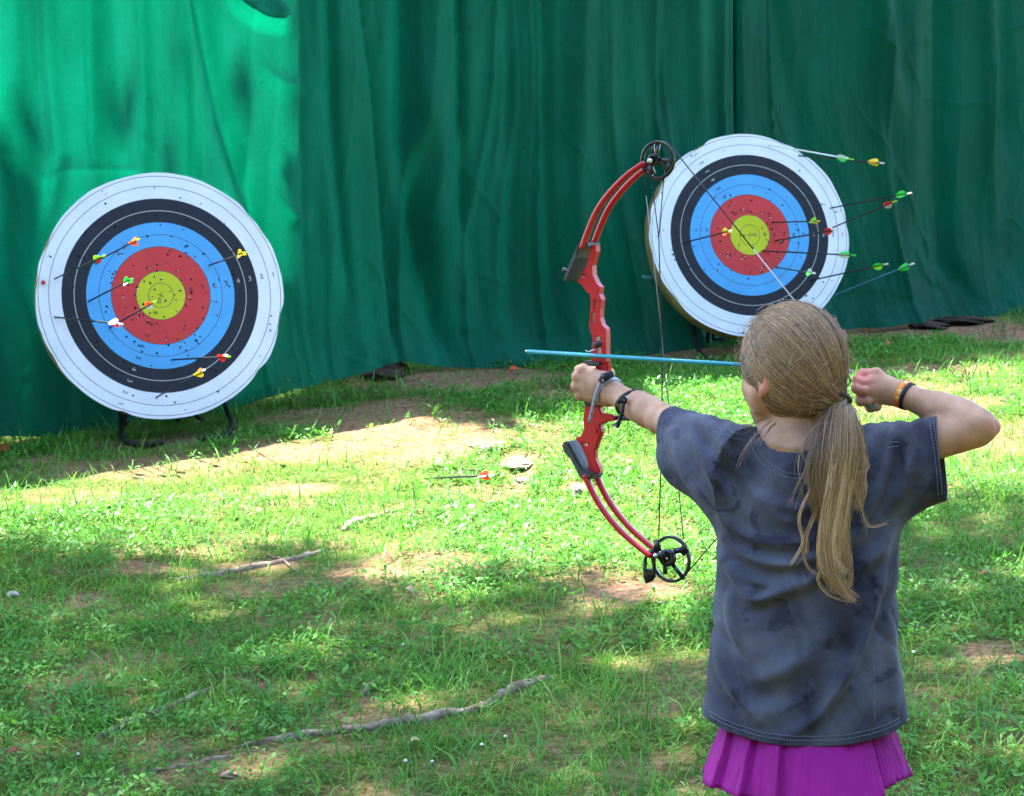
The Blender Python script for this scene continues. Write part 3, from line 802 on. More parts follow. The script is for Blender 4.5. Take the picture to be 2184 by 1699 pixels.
def surface_nets(f, lo, hi, h, B=8, slack=1.6):
    lo = np.asarray(lo, float); hi = np.asarray(hi, float)
    nb = np.ceil((hi - lo) / (h * B)).astype(int)
    I = np.stack(np.meshgrid(*[np.arange(n) for n in nb], indexing='ij'), -1).reshape(-1, 3)
    cc = lo + (I + 0.5) * B * h
    d = np.concatenate([f(cc[i:i + 200000]) for i in range(0, len(cc), 200000)])
    act = I[np.abs(d) < slack * B * h * 0.87 + 0.012]
    g = np.stack(np.meshgrid(*[np.arange(B + 1)] * 3, indexing='ij'), -1).reshape(-1, 3)
    vals = np.empty((len(act), (B + 1) ** 3))
    step = max(1, 400000 // (B + 1) ** 3)
    for i in range(0, len(act), step):
        p = lo + (act[i:i + step, None, :] * B + g[None]) * h
        vals[i:i + step] = f(p.reshape(-1, 3)).reshape(len(p), -1)
    D = vals.reshape(-1, B + 1, B + 1, B + 1)
    n1, n2 = nb[1] * B + 2, nb[2] * B + 2
    def key(c): return (c[..., 0] * n1 + c[..., 1]) * n2 + c[..., 2]
    S = D < 0
    cs = [S[:, dx:dx + B, dy:dy + B, dz:dz + B] for dx in (0, 1) for dy in (0, 1) for dz in (0, 1)]
    sm = sum(c.astype(int) for c in cs); mixed = (sm > 0) & (sm < 8)
    b, x, y, z = np.nonzero(mixed)
    cell = act[b] * B + np.stack([x, y, z], -1)
    off = np.array([[dx, dy, dz] for dx in (0, 1) for dy in (0, 1) for dz in (0, 1)])
    cv = np.stack([D[b, x + o[0], y + o[1], z + o[2]] for o in off], -1)
    acc = np.zeros((len(b), 3)); cnt = np.zeros(len(b))
    for i in range(8):
        for j in range(i + 1, 8):
            if np.abs(off[i] - off[j]).sum() != 1: continue
            m = (cv[:, i] < 0) != (cv[:, j] < 0)
            t = cv[m, i] / (cv[m, i] - cv[m, j])
            acc[m] += off[i] + t[:, None] * (off[j] - off[i]); cnt[m] += 1
    V = lo + (cell + acc / cnt[:, None]) * h
    keys = key(cell); order = np.argsort(keys); sk = keys[order]
    quads = []
    for ax in range(3):
        sl0 = [slice(None)] + [slice(0, B)] * 3; sl1 = list(sl0); sl1[ax + 1] = slice(1, B + 1)
        A = S[tuple(sl0)]; C = S[tuple(sl1)]
        b, x, y, z = np.nonzero(A != C)
        nd = act[b] * B + np.stack([x, y, z], -1)
        u = np.zeros(3, int); v = np.zeros(3, int); u[(ax + 1) % 3] = 1; v[(ax + 2) % 3] = 1
        ks = np.stack([key(nd - u - v), key(nd - v), key(nd), key(nd - u)], -1)
        pos = np.clip(np.searchsorted(sk, ks), 0, len(sk) - 1)
        ok = (sk[pos] == ks).all(1)
        q = order[pos][ok]; inside = A[b, x, y, z][ok]
        q[~inside] = q[~inside][:, ::-1]
        quads.append(q)
    for _ in range(2):
        e = h * 0.35; d0 = f(V); gr = np.stack([f(V + np.eye(3)[i] * e) - f(V - np.eye(3)[i] * e) for i in range(3)], -1) / (2 * e)
        V = V - gr * (d0 / (np.sum(gr * gr, 1) + 1e-6))[:, None].clip(-h, h)
    return V, np.concatenate(quads)

# ------------------------------------------------------------------ bow frame
NK = P(1815, 793, 4.80)
BD = nrm([-0.84, 0.54, 0]); BN = np.array([-0.54, -0.84, 0.0]); BN = nrm(BN)      # BN looks to the camera side
def Bp(px, py, off=0.0):
    r = ray(px, py); o = NK + BN * off
    return CAM + r * (np.dot(o - CAM, BN) / np.dot(r, BN))

# ------------------------------------------------------------------ the girl
m_skin = mat('skin', (0.52, 0.31, 0.21), 0.58, 0.28)
sa = N(m_skin, 'ShaderNodeAttribute', attribute_name='blush')
tn = N(m_skin, 'ShaderNodeTexCoord'); sn_ = N(m_skin, 'ShaderNodeTexNoise'); sn_.inputs['Scale'].default_value = 26; sn_.inputs['Detail'].default_value = 5
L(m_skin, tn.outputs['Object'], sn_.inputs['Vector'])
sr = ramp(m_skin, sn_.outputs['Fac'], [(0.3, (0.31, 0.162, 0.092)), (0.5, (0.385, 0.215, 0.13)), (0.72, (0.46, 0.275, 0.175))])
sm_ = N(m_skin, 'ShaderNodeMix'); sm_.data_type = 'RGBA'
L(m_skin, sa.outputs['Fac'], sm_.inputs[0]); L(m_skin, sr.outputs[0], sm_.inputs[6]); sm_.inputs[7].default_value = (0.58, 0.17, 0.13, 1)
L(m_skin, sm_.outputs[2], BS(m_skin).inputs['Base Color'])
BS(m_skin).inputs['Subsurface Weight'].default_value = 0.06
BS(m_skin).inputs['Subsurface Radius'].default_value = (0.012, 0.005, 0.003)
sb = N(m_skin, 'ShaderNodeTexNoise'); sb.inputs['Scale'].default_value = 260; L(m_skin, tn.outputs['Object'], sb.inputs['Vector'])
sbp = N(m_skin, 'ShaderNodeBump'); sbp.inputs['Strength'].default_value = 0.3; sbp.inputs['Distance'].default_value = 0.002
L(m_skin, sb.outputs['Fac'], sbp.inputs['Height']); L(m_skin, sbp.outputs[0], BS(m_skin).inputs['Normal'])

YB = 4.70
HO = P(1692, 771, YB)                                   # head centre
HF = nrm([-0.64, 0.77, -0.02]); HL = nrm(np.cross([0, 0, 1], HF)); HU = np.cross(HF, HL)
HR = np.array([HF, HL, HU])
def hp(f, l, u): return HO + HF * f + HL * l + HU * u

LS, LE, LW = P(1530, 948, 4.72), P(1408, 892, 4.92), Bp(1304, 837, 0.024)
RS, RE, RW = P(1888, 962, 4.68), P(2084, 908, 4.66), P(1924, 841, 4.75)
KN = [Bp(1244, 789, .022), Bp(1233, 804, .025), Bp(1231, 824, .024), Bp(1238, 843, .018)]
def left_fingers():
    segs = []
    for i, k in enumerate(KN):
        y = [789, 805, 825, 844][i]
        pip = Bp([1235, 1231, 1231, 1238][i], y + 1, -.012); dip = Bp(1252, y + 2, -.030); tip = Bp(1276 - i * 2, y + 2, -.026)
        segs.append((k, pip, dip, tip))
    return segs
RFG = [(P(1868, 799, 4.772), P(1839, 799, 4.796), P(1829, 813, 4.782), P(1846, 817, 4.760), .0125, .0112),
       (P(1863, 817, 4.758), P(1834, 817, 4.785), P(1827, 829, 4.770), P(1845, 834, 4.750), .0125, .0112),
       (P(1862, 835, 4.752), P(1837, 845, 4.775), P(1836, 856, 4.765), P(1852, 856, 4.748), .0120, .0108),
       (P(1870, 850, 4.756), P(1852, 861, 4.772), P(1856, 870, 4.765), P(1871, 869, 4.752), .0108, .0098)]
hipL, hipR = P(1645, 1560, 4.70), P(1818, 1560, 4.69)
gzf = lambda x, y: float(gh(x, y))
footL = np.array([0.47, 4.78, gzf(0.47, 4.78)]); footR = np.array([0.70, 4.62, gzf(0.70, 4.62)])
kneeL = (hipL + footL) / 2 + [0, 0.02, 0.02]; kneeR = (hipR + footR) / 2 + [0.005, 0.02, 0.02]

def body_sdf(p):
    # head
    d = ell(p, hp(-.004, 0, .008), HR, (.100, .081, .103))
    d = smin(d, ell(p, hp(.040, 0, -.045), HR, (.062, .070, .080)), .03)
    d = smin(d, cone(p, hp(.078, 0, -.098), hp(.07, 0, -.09), .022, .03), .03)
    for s in (-1, 1):
        d = smin(d, cone(p, hp(.055, s * .042, -.052), hp(.03, s * .06, -.06), .028, .024), .02)
        d = smin(d, cone(p, hp(.03, s * .055, -.085), hp(.07, s * .012, -.105), .018, .018), .02)
    d = smin(d, cone(p, hp(.096, 0, -.008), hp(.118, 0, -.047), .008, .011), .014)       # nose
    for s in (-1, 1):
        d = smin(d, cone(p, hp(.112, s * .012, -.05), hp(.108, s * .012, -.05), .007, .007), .006)
        d = np.maximum(d, -(ell(p, hp(.105, s * .032, -.012), HR, (.016, .018, .011)) + .002))  # eye sockets
    d = smin(d, cone(p, hp(.098, -.018, -.075), hp(.098, .018, -.075), .0075, .0075), .006)   # lips
    for s in (-1, 1):                                                                       # ears
        e = ell(p, hp(-.004, s * .083, -.028), HR, (.019, .0085, .031))
        e = smin(e, cone(p, hp(.0, s * .083, -.052), hp(.004, s * .079, -.06), .009, .008), .006)
        e = np.maximum(e, -ell(p, hp(.001, s * .092, -.024), HR, (.011, .006, .020)))
        d = smin(d, e, .006)
    # neck and shoulders
    nk0 = P(1698, 960, 4.705)
    d = smin(d, cone(p, hp(-.012, 0, -.07), nk0, .047, .054), .03)
    for s_, r_ in ((LS, .046), (RS, .046)):
        d = smin(d, cone(p, nk0 + [0, 0, -.02], s_ * .8 + nk0 * .2 + [0, 0, -.03], .05, r_), .05)
    d = smin(d, cone(p, P(1700, 985, 4.70), P(1712, 1150, 4.71), .075, .085), .05)
    d = smin(d, cone(p, P(1712, 1150, 4.71), P(1728, 1480, 4.70), .085, .09), .06)
    # legs
    for hip, kn, ft in ((hipL, kneeL, footL), (hipR, kneeR, footR)):
        lg = smin(cone(p, hip, kn, .068, .045), cone(p, kn, ft + [0, 0, .07], .043, .032), .03)
        lg = smin(lg, cone(p, kn + [0, -.015, -.06], kn + [0, -.02, -.14], .042, .036), .03)
        d = smin(d, lg, .04)
    # arms
    a = smin(cone(p, LS, LE, .043, .0305), cone(p, LE, LW, .0305, .0235), .012)
    a = smin(a, cone(p, LE * .75 + LW * .25, LE * .55 + LW * .45, .0305, .0285), .02)
    d = smin(d, a, .02)
    a = cone(p, RS, RE + [-.006, 0, -.006], .045, .0385)
    fo = cone(p, RE, RW, .036, .0235)
    fo = smin(fo, cone(p, RE * .78 + RW * .22, RE * .5 + RW * .5, .037, .0315), .02)
    d = smin(d, smin(a, fo, .010), .02)
    d = smin(d, cone(p, RE + [.022, -.012, -.004], RE + [.030, -.010, -.002], .017, .013), .014)
    # left hand, a fist round the grip
    h = cone(p, LW, Bp(1284, 822, .024), .0235, .024)
    wr = [Bp(1296, 815, .022), Bp(1297, 828, .026), Bp(1297, 842, .024), Bp(1297, 852, .018)]
    for i in range(4): h = smin(h, cone(p, wr[i], KN[i], .0165, [.0115, .012, .0115, .0105][i]), .012)
    for k in KN: h = smin(h, np.linalg.norm(p - (k + BN * .004), axis=1) - .0112, .005)
    h = smin(h, cone(p, Bp(1290, 845, .006), Bp(1262, 846, .004), .016, .012), .012)
    h = smin(h, cone(p, Bp(1292, 808, .010), Bp(1300, 797, -.012), .013, .0105), .012)   # thumb
    h = smin(h, cone(p, Bp(1300, 797, -.012), Bp(1284, 793, -.030), .0105, .008), .006)
    fing = None
    for i, (k, pip, dip, tip) in enumerate(left_fingers()):
        r = [.0105, .0108, .0103, .0092][i]
        fg = smin(cone(p, k, pip, r * 1.05, r), smin(cone(p, pip, dip, r, r * .93), cone(p, dip, tip, r * .93, r * .8), .003), .003)
        fing = fg if fing is None else smin(fing, fg, .0025)
    d = smin(d, smin(h, fing, .007), .012)
    # right hand, fingers hooked on the string
    h = cone(p, RW, P(1898, 836, 4.758), .0235, .024)
    for (k, *_r) in RFG: h = smin(h, cone(p, P(1902, 834, 4.758) * .75 + k * .25, k, .018, .0125), .014)
    h = smin(h, cone(p, P(1903, 848, 4.765), P(1880, 848, 4.785), .015, .0115), .012)
    h = smin(h, cone(p, P(1880, 848, 4.785), P(1852, 838, 4.795), .0105, .0088), .006)  # thumb
    fing = None
    for k, pip, dip, tip, r0, r1 in RFG:
        fg = smin(cone(p, k, pip, r0, r1), smin(cone(p, pip, dip, r1, r1 * .95), cone(p, dip, tip, r1 * .95, r1 * .85), .003), .003)
        fing = fg if fing is None else smin(fing, fg, .0025)
    d = smin(d, smin(h, fing, .006), .012)
    return d

girl_base = np.array([0.585, 4.70, gzf(0.585, 4.70)])
girl = thing('person', 'child with a long blonde ponytail, dark tie-dye shirt and magenta skirt drawing a bow', 'person', girl_base)
V, Q = surface_nets(body_sdf, [0.05, 4.40, -0.15], [1.10, 5.30, 1.42], 0.003)
bl = np.zeros(len(V))
for c_, r_, a_ in ((hp(-.004, .083, -.03), .035, .75), (P(1835, 818, 4.78), .034, 1.0), (RE + [.03, -.02, .0], .03, .22), (P(2055, 905, 4.62), .012, .3), *[(k_ + BN * .01, .009, .4) for k_ in KN], (LE, .03, .15), (RW, .02, .1)):
    bl = np.maximum(bl, a_ * np.exp(-(np.linalg.norm(V - c_, axis=1) / r_) ** 2))
BODY = (V, Q, bl)
m_eye = mat('eye', (0.75, 0.73, 0.7), 0.15)
for s in (-1, 1):
    mb = MB(); c_ = hp(.088, s * .032, -.012)
    aa = np.linspace(0, math.pi, 9)
    V, Fc = tube([c_ - HF * .013 * math.cos(t) for t in aa], [max(.0005, .013 * math.sin(t)) for t in aa], 14); mb.add(V, Fc)
    mb.build('eye', m_eye, girl)
# trainers
m_shoe = mat('grey shoe', (0.25, 0.25, 0.27), 0.7)
for ft, dr in ((footL, nrm([-.3, .95, 0])), (footR, nrm([.1, 1, 0]))):
    def shoe(p, ft=ft, dr=dr):
        q = p.copy()
        d = smin(cone(q, ft + [0, 0, .04] - dr * .03, ft + dr * .13 + [0, 0, .03], .04, .036), cone(q, ft + [0, 0, .05] - dr * .02, ft + [0, 0, .085], .042, .04), .02)
        return np.maximum(d, (ft[2] + .002) - p[:, 2])
    V, Q = surface_nets(shoe, ft - [.12, .2, .02], ft + [.12, .22, .15], 0.006)
    mesh_np('shoe', V, Q, m_shoe, girl)

# ---- shirt
TAB = np.array([(1640, 1492, 1946, .140), (1545, 1497, 1940, .135), (1500, 1504, 1934, .131), (1400, 1514, 1922, .123), (1300, 1523, 1917, .116), (1200, 1527, 1917, .112), (1130, 1526, 1922, .109),
                (1090, 1522, 1926, .107), (1040, 1528, 1916, .104), (1000, 1545, 1890, .096), (965, 1568, 1862, .086), (935, 1595, 1835, .072), (912, 1625, 1805, .055), (895, 1660, 1770, .03), (885, 1690, 1740, .012)])
tz = np.array([P(1700, r[0], YB)[2] for r in TAB])[::-1]
txl = np.array([P(r[1], r[0], YB)[0] for r in TAB])[::-1]; txr = np.array([P(r[2], r[0], YB)[0] for r in TAB])[::-1]; tb = TAB[::-1, 3]
o_ = np.argsort(tz); tz, txl, txr, tb = tz[o_], txl[o_], txr[o_], tb[o_]
YAW = R_(-7); cY, sY = math.cos(YAW), math.sin(YAW)
LA0, LA1 = P(1565, 1003, 4.70), P(1418, 945, 4.875); RA0, RA1 = P(1855, 1003, 4.69), P(2012, 977, 4.655)
def esleeve(p, a, b, va, vb, wa, wb):
    ax = nrm(b - a); ln = np.linalg.norm(b - a)
    wv = nrm(np.cross(ax, [0, 0, 1])); vv = np.cross(wv, ax)
    q = p - a; t = q @ ax; h = np.clip(t / ln, -0.3, 1.6)
    rv, rw = va + (vb - va) * h, wa + (wb - wa) * h
    k = np.sqrt((q @ vv / rv) ** 2 + (q @ wv / rw) ** 2)
    d = (k - 1) * np.minimum(rv, rw)
    return np.maximum(d, np.maximum(-t - 0.03, t - ln - 0.09))
def shirt_sdf(p):
    z = p[:, 2]
    xl, xr, b = np.interp(z, tz, txl), np.interp(z, tz, txr), np.interp(z, tz, tb)
    cx = (xl + xr) / 2; a = (xr - xl) / 2
    X = p[:, 0] - cx; Y = p[:, 1] - YB
    u = X * cY + Y * sY; v = -X * sY + Y * cY
    k = (np.abs(u / a) ** 2.3 + np.abs(v / b) ** 2.3) ** (1 / 2.3)
    d = (k - 1) * np.minimum(a, b)
    d = np.maximum(d, z - tz[-1])
    d = smin(d, esleeve(p, LA0, LA1, .094, .081, .075, .056), .045)
    d = smin(d, esleeve(p, RA0, RA1, .093, .083, .075, .060), .045)
    return d
hem_z0 = P(1720, 1608, 4.56)[2]
bV, bQ, bl = BODY
NC = P(1704, 905, 4.715); NRr = np.array([.094, .100, .098])
NX = np.array([[cY, sY, 0], [-sY, cY, 0], [0, 0, 1]])
for _ in range(3):
    d_ = shirt_sdf(bV); e = .003
    gr_ = np.stack([shirt_sdf(bV + np.eye(3)[i] * e) - shirt_sdf(bV - np.eye(3)[i] * e) for i in range(3)], -1) / (2 * e)
    gr_ /= np.linalg.norm(gr_, axis=1)[:, None] + 1e-9
    qn = np.linalg.norm(((bV - NC) @ NX.T) / NRr, axis=1)
    pl_ = sstep(1.0, 1.22, qn) * (bV[:, 2] > P(1720, 1560, 4.6)[2]) * (bV[:, 2] < P(1700, 860, 4.7)[2])
    pl_ = pl_ * ((bV - P(1440, 946, 4.875)) @ nrm(LA0 - LA1) > 0) * ((bV - P(2000, 977, 4.66)) @ nrm(RA0 - RA1) > 0)
    fd_ = cone(bV, RE, RW, .036, .0235); ud_ = cone(bV, RS, RE, .045, .0385)
    pl_ = pl_ * (1 - (fd_ < ud_ + .004) * (d_ > -.012) * (fd_ < .02))
    mv = np.clip(d_ + .013, 0, .035) * pl_ * (1 - sstep(.012, .022, d_))
    bV = bV - gr_ * mv[:, None]
body = mesh_np('body', bV, bQ, m_skin, girl, attr={'blush': bl})
V, Q = surface_nets(shirt_sdf, [0.2, 4.50, hem_z0 - .05], [1.02, 5.08, 1.2], 0.0042, slack=3.0)
# cloth folds, outward along the normal
def vnormals(V, Q):
    n = np.cross(V[Q[:, 2]] - V[Q[:, 0]], V[Q[:, 3]] - V[Q[:, 1]])
    vn = np.zeros_like(V)
    for i in range(4): np.add.at(vn, Q[:, i], n)
    return vn / (np.linalg.norm(vn, axis=1)[:, None] + 1e-12)
VN = vnormals(V, Q)
SF = [([(1535, 1105), (1590, 1145), (1660, 1160), (1740, 1150)], .006, 13), ([(1540, 1150), (1600, 1192), (1680, 1205), (1760, 1185)], .007, 13),
      ([(1545, 1195), (1590, 1232), (1650, 1248), (1730, 1225)], .007, 12), ([(1540, 1195), (1560, 1222), (1586, 1256), (1613, 1278), (1660, 1266), (1722, 1244), (1800, 1200)], .013, 15),
      ([(1890, 1180), (1871, 1266), (1846, 1346), (1815, 1420), (1778, 1485), (1738, 1535), (1667, 1578)], .011, 15),
      ([(1552, 1270), (1560, 1330), (1575, 1385)], .007, 11), ([(1530, 1330), (1536, 1410), (1552, 1467), (1580, 1507), (1616, 1546)], .009, 14),
      ([(1700, 1420), (1640, 1450), (1590, 1455)], .006, 22), ([(1790, 1320), (1720, 1400), (1640, 1430)], .006, 26),
      ([(1918, 905), (1900, 960), (1877, 1032), (1850, 1092), (1835, 1130)], .011, 13), ([(1955, 905), (1950, 960), (1925, 1040), (1900, 1085)], .008, 14),
      ([(1880, 910), (1872, 970), (1855, 1030)], .006, 10), ([(1855, 915), (1850, 970), (1845, 1010)], .005, 9), ([(1985, 900), (1975, 960), (1968, 1050)], .004, 12),
      ([(1437, 935), (1450, 980), (1474, 1029), (1512, 1088)], .009, 14), ([(1459, 915), (1490, 960), (1531, 1035), (1560, 1080)], .008, 15), ([(1490, 890), (1530, 935), (1580, 1010)], .006, 15),
      ([(1560, 905), (1590, 960), (1620, 1010)], .004, 12), ([(1840, 1130), (1790, 1170), (1730, 1195)], .006, 16), ([(1905, 1120), (1870, 1180), (1800, 1240)], .008, 16),
      ([(1620, 1060), (1690, 1085), (1770, 1075)], .006, 14), ([(1590, 1040), (1660, 1105), (1720, 1110)], .004, 14), ([(1900, 1300), (1908, 1400), (1915, 1520)], .005, 14), ([(1700, 1500), (1600, 1540)], .004, 25)]
pxs, pys = to_px(V)
disp = np.zeros(len(V)); facing = sstep(0.05, 0.35, -VN[:, 1] + 0.1)
for pts, amp, sg in SF:
    pl = spline(pts, 24); dm = np.full(len(V), 1e9); tt = np.zeros(len(V))
    for i in range(len(pl) - 1):
        a, b = pl[i], pl[i + 1]; ba = b - a
        h = np.clip(((pxs - a[0]) * ba[0] + (pys - a[1]) * ba[1]) / (ba @ ba), 0, 1)
        dd = np.hypot(pxs - a[0] - h * ba[0], pys - a[1] - h * ba[1])
        m = dd < dm; dm[m] = dd[m]; tt[m] = ((i + h) / (len(pl) - 1))[m]
    env = np.sin(np.clip(tt, 0.04, 0.96) * math.pi) ** 0.6
    disp += 2.3 * amp * env * (np.exp(-(dm / sg) ** 2) - 0.35 * np.exp(-(dm / (sg * 2.4)) ** 2)) * facing
disp += 0.012 * (fbm(V[:, 0] * 9 + V[:, 2] * 4, V[:, 2] * 6, 301, 3) - 0.5) + 0.0035 * (fbm(V[:, 0] * 26 + V[:, 2] * 10, V[:, 2] * 14 - V[:, 0] * 8, 311, 2) - 0.5)
disp -= 0.007 * (1 - np.abs(2 * fbm(V[:, 0] * 11 + V[:, 2] * 7, V[:, 2] * 5 - V[:, 0] * 3, 321, 2) - 1)) ** 3
# gathers along the two shoulder tops
gat = np.exp(-((pys - 905) / 40) ** 2) * ((pxs > 1820) | (pxs < 1600))
disp += 0.0016 * gat * np.sin(pxs * 0.17 + 3 * fbm(pxs * .03, pys * .03, 4, 2))
V = V + VN * disp[:, None]

import bmesh
bm = bmesh.new()
for v in V: bm.verts.new(v)
bm.verts.ensure_lookup_table()
for q in Q:
    try: bm.faces.new([bm.verts[i] for i in q])
    except ValueError: pass
def cut(co, no): 
    bmesh.ops.bisect_plane(bm, geom=bm.verts[:] + bm.edges[:] + bm.faces[:], dist=1e-6, plane_co=Vector(co), plane_no=Vector(no), clear_outer=True)
cut((0, 0, hem_z0), nrm([0.02, 0.0, -1]))
# sleeve mouths
def cut_sleeve(top, bot, a, b, sgn):
    vv = nrm(top - bot); ax = nrm(b - a); wv = nrm(np.cross(ax, [0, 0, 1])); n = nrm(np.cross(vv, wv))
    if n @ ax < 0: n = -n
    co = (top + bot) / 2
    geom = [f for f in bm.faces if (Vector(f.calc_center_median())[0] - co[0]) * sgn > -0.10]
    es = set(e for f in geom for e in f.edges); vs = set(v for f in geom for v in f.verts)
    bmesh.ops.bisect_plane(bm, geom=list(vs) + list(es) + geom, dist=1e-6, plane_co=Vector(co), plane_no=Vector(n), clear_outer=True)
    return co, n
cut_sleeve(P(1462, 862, 4.875), P(1500, 1035, 4.875), LA0, LA1, -1)
cut_sleeve(P(1998, 887, 4.66), P(2021, 1066, 4.66), RA0, RA1, 1)
# neck opening
NC = P(1704, 905, 4.715); NRr = np.array([.094, .100, .098])
NX = np.array([[cY, sY, 0], [-sY, cY, 0], [0, 0, 1]])
kill = []
for v in bm.verts:
    q = (NX @ (np.array(v.co) - NC)) / NRr
    if q @ q < 1: kill.append(v)
bmesh.ops.delete(bm, geom=kill, context='VERTS')
loose = [v for v in bm.verts if not v.link_faces]
bmesh.ops.delete(bm, geom=loose, context='VERTS')
for v in bm.verts:
    if v.is_boundary:
        q = (NX @ (np.array(v.co) - NC)) / NRr; k = math.sqrt(q @ q)
        if k < 1.25 and v.co.z > NC[2] - .115:
            v.co = Vector(NC + NX.T @ (q / k * NRr))
# keep only the biggest shell
bm.verts.ensure_lookup_table()
seen = set(); comps = []
for v in bm.verts:
    if v in seen: continue
    st = [v]; seen.add(v); comp = []
    while st:
        x = st.pop(); comp.append(x)
        for e in x.link_edges:
            y = e.other_vert(x)
            if y not in seen: seen.add(y); st.append(y)
    comps.append(comp)
comps.sort(key=len)
for c_ in comps[:-1]: bmesh.ops.delete(bm, geom=c_, context='VERTS')
xc_ = P(1720, 1600, YB)[0]
for v in bm.verts:
    k_ = 1 - float(sstep(hem_z0, hem_z0 + .22, v.co.z))
    v.co.z += .036 * k_ * min(1.2, abs((v.co.x - xc_) / .2)) ** 2.2
bmesh.ops.translate(bm, verts=bm.verts[:], vec=Vector(-girl_base))
bmesh.ops.recalc_face_normals(bm, faces=bm.faces[:])
me = bpy.data.meshes.new('shirt'); bm.to_mesh(me)
for p_ in me.polygons: p_.use_smooth = True
bvh_src = bm.copy(); bm.free()
from mathutils.bvhtree import BVHTree
shirt_bvh = BVHTree.FromBMesh(bvh_src); bvh_src.free()
shirt = bpy.data.objects.new('shirt', me); COL.objects.link(shirt); shirt.parent = girl
sol = shirt.modifiers.new('thickness', 'SOLIDIFY'); sol.thickness = 0.0022; sol.offset = -1
m_shirt = mat('tie-dye cotton', (0.04, 0.045, 0.08), 0.9, 0.12)
tcs = N(m_shirt, 'ShaderNodeTexCoord')
a1 = N(m_shirt, 'ShaderNodeTexNoise'); a1.inputs['Scale'].default_value = 7.5; a1.inputs['Detail'].default_value = 4; a1.inputs['Distortion'].default_value = 0.6
a2 = N(m_shirt, 'ShaderNodeTexNoise'); a2.inputs['Scale'].default_value = 15; a2.inputs['Detail'].default_value = 3; a2.inputs['Distortion'].default_value = 0.8
a3 = N(m_shirt, 'ShaderNodeTexNoise'); a3.inputs['Scale'].default_value = 900; a3.inputs['Detail'].default_value = 2
for n in (a1, a2, a3): L(m_shirt, tcs.outputs['Object'], n.inputs['Vector'])
r1 = ramp(m_shirt, a1.outputs['Fac'], [(0.34, (0.022, 0.023, 0.038)), (0.5, (0.052, 0.056, 0.078)), (0.66, (0.088, 0.094, 0.122))])
r2 = ramp(m_shirt, a2.outputs['Fac'], [(0.35, (0.3, 0.3, 0.4)), (0.41, (1, 1, 1))])
mm = N(m_shirt, 'ShaderNodeMix'); mm.data_type = 'RGBA'; mm.blend_type = 'MULTIPLY'; mm.inputs[0].default_value = 0.6
L(m_shirt, r1.outputs[0], mm.inputs[6]); L(m_shirt, r2.outputs[0], mm.inputs[7])
r3 = ramp(m_shirt, a3.outputs['Fac'], [(0.35, (0.8, 0.8, 0.8)), (0.65, (1.2, 1.2, 1.2))])
mm3 = N(m_shirt, 'ShaderNodeMix'); mm3.data_type = 'RGBA'; mm3.blend_type = 'MULTIPLY'; mm3.inputs[0].default_value = 1
L(m_shirt, mm.outputs[2], mm3.inputs[6]); L(m_shirt, r3.outputs[0], mm3.inputs[7])
L(m_shirt, mm3.outputs[2], BS(m_shirt).inputs['Base Color'])
BS(m_shirt).inputs['Sheen Weight'].default_value = 0.08; BS(m_shirt).inputs['Sheen Roughness'].default_value = 0.5
bs = N(m_shirt, 'ShaderNodeBump'); bs.inputs['Strength'].default_value = 0.25; bs.inputs['Distance'].default_value = 0.001
L(m_shirt, a3.outputs['Fac'], bs.inputs['Height']); L(m_shirt, bs.outputs[0], BS(m_shirt).inputs['Normal'])
me.materials.append(m_shirt)

def on_shirt(px, py, lift=0.0012):
    r = ray(px, py); o = Vector(CAM - girl_base)
    hit, no, idx, dist = shirt_bvh.ray_cast(o, Vector(nrm(r)))
    if hit is None: return None
    return np.array(hit) + girl_base - nrm(r) * lift
m_thread = mat('pale thread', (0.19, 0.215, 0.29), 0.8, 0.1)
def stitch(rows, dash=0.0042, gap=0.0018, rad=0.00062):
    mb = MB()
    for row in rows:
        pl = spline(row, 160)
        q = [on_shirt(a, b) for a, b in pl]; q = [x for x in q if x is not None]
        if len(q) < 4: continue
        q = np.array(q); keep = [0]
        s = np.concatenate([[0], np.cumsum(np.minimum(np.linalg.norm(np.diff(q, axis=0), axis=1), 0.02))])
        t = 0
        while t < s[-1] - dash:
            tt = np.linspace(t, t + dash, 3); seg = np.stack([np.interp(tt, s, q[:, k]) for k in range(3)], -1)
            if np.linalg.norm(seg[-1] - seg[0]) < dash * 1.5:
                V, Fc = tube(seg, rad, 4); mb.add(V, Fc)
            t += dash + gap
    return mb
col_o = [(1599, 930), (1603, 950), (1612, 972), (1626, 990), (1648, 1006), (1675, 1017), (1704, 1021), (1735, 1018), (1765, 1006), (1790, 985), (1806, 960)]
col_i = [(1608, 925), (1612, 946), (1620, 964), (1633, 981), (1652, 996), (1677, 1008), (1704, 1012), (1733, 1009), (1760, 998), (1782, 978), (1797, 955)]
for cr_ in (col_o, col_i): stitch([cr_]).build('collar_stitching', m_thread, shirt)
for rows_ in ([[(1526, 909), (1542, 916), (1552, 915), (1566, 924), (1580, 926), (1592, 932)]], [[(1522, 920), (1538, 928), (1549, 927), (1563, 935), (1577, 937), (1588, 942)]],
              [[(1918, 944), (1908, 943), (1896, 945)]], [[(1914, 953), (1904, 953), (1893, 956)]]):
    stitch(rows_).build('shoulder_stitching', m_thread, shirt)
le, re_ = [], []
for py in range(872, 1036, 8):
    for px in np.arange(1385, 1500, 1.0):
        if on_shirt(px, py) is not None: le.append((px, py)); break
for py in range(898, 1062, 8):
    for px in np.arange(2050, 1960, -1.0):
        if on_shirt(px, py) is not None: re_.append((px, py)); break
pf_ = np.polyfit([b for a, b in re_], [a for a, b in re_], 2); re_ = [(float(np.polyval(pf_, b)) - 1, b) for a, b in re_]
for ed_, sg_ in ((le, 1), (re_, -1)):
    for o2_ in (11, 19): stitch([[(a + sg_ * o2_, b) for a, b in ed_]]).build('sleeve_stitching', m_thread, shirt)
hem_pts = []
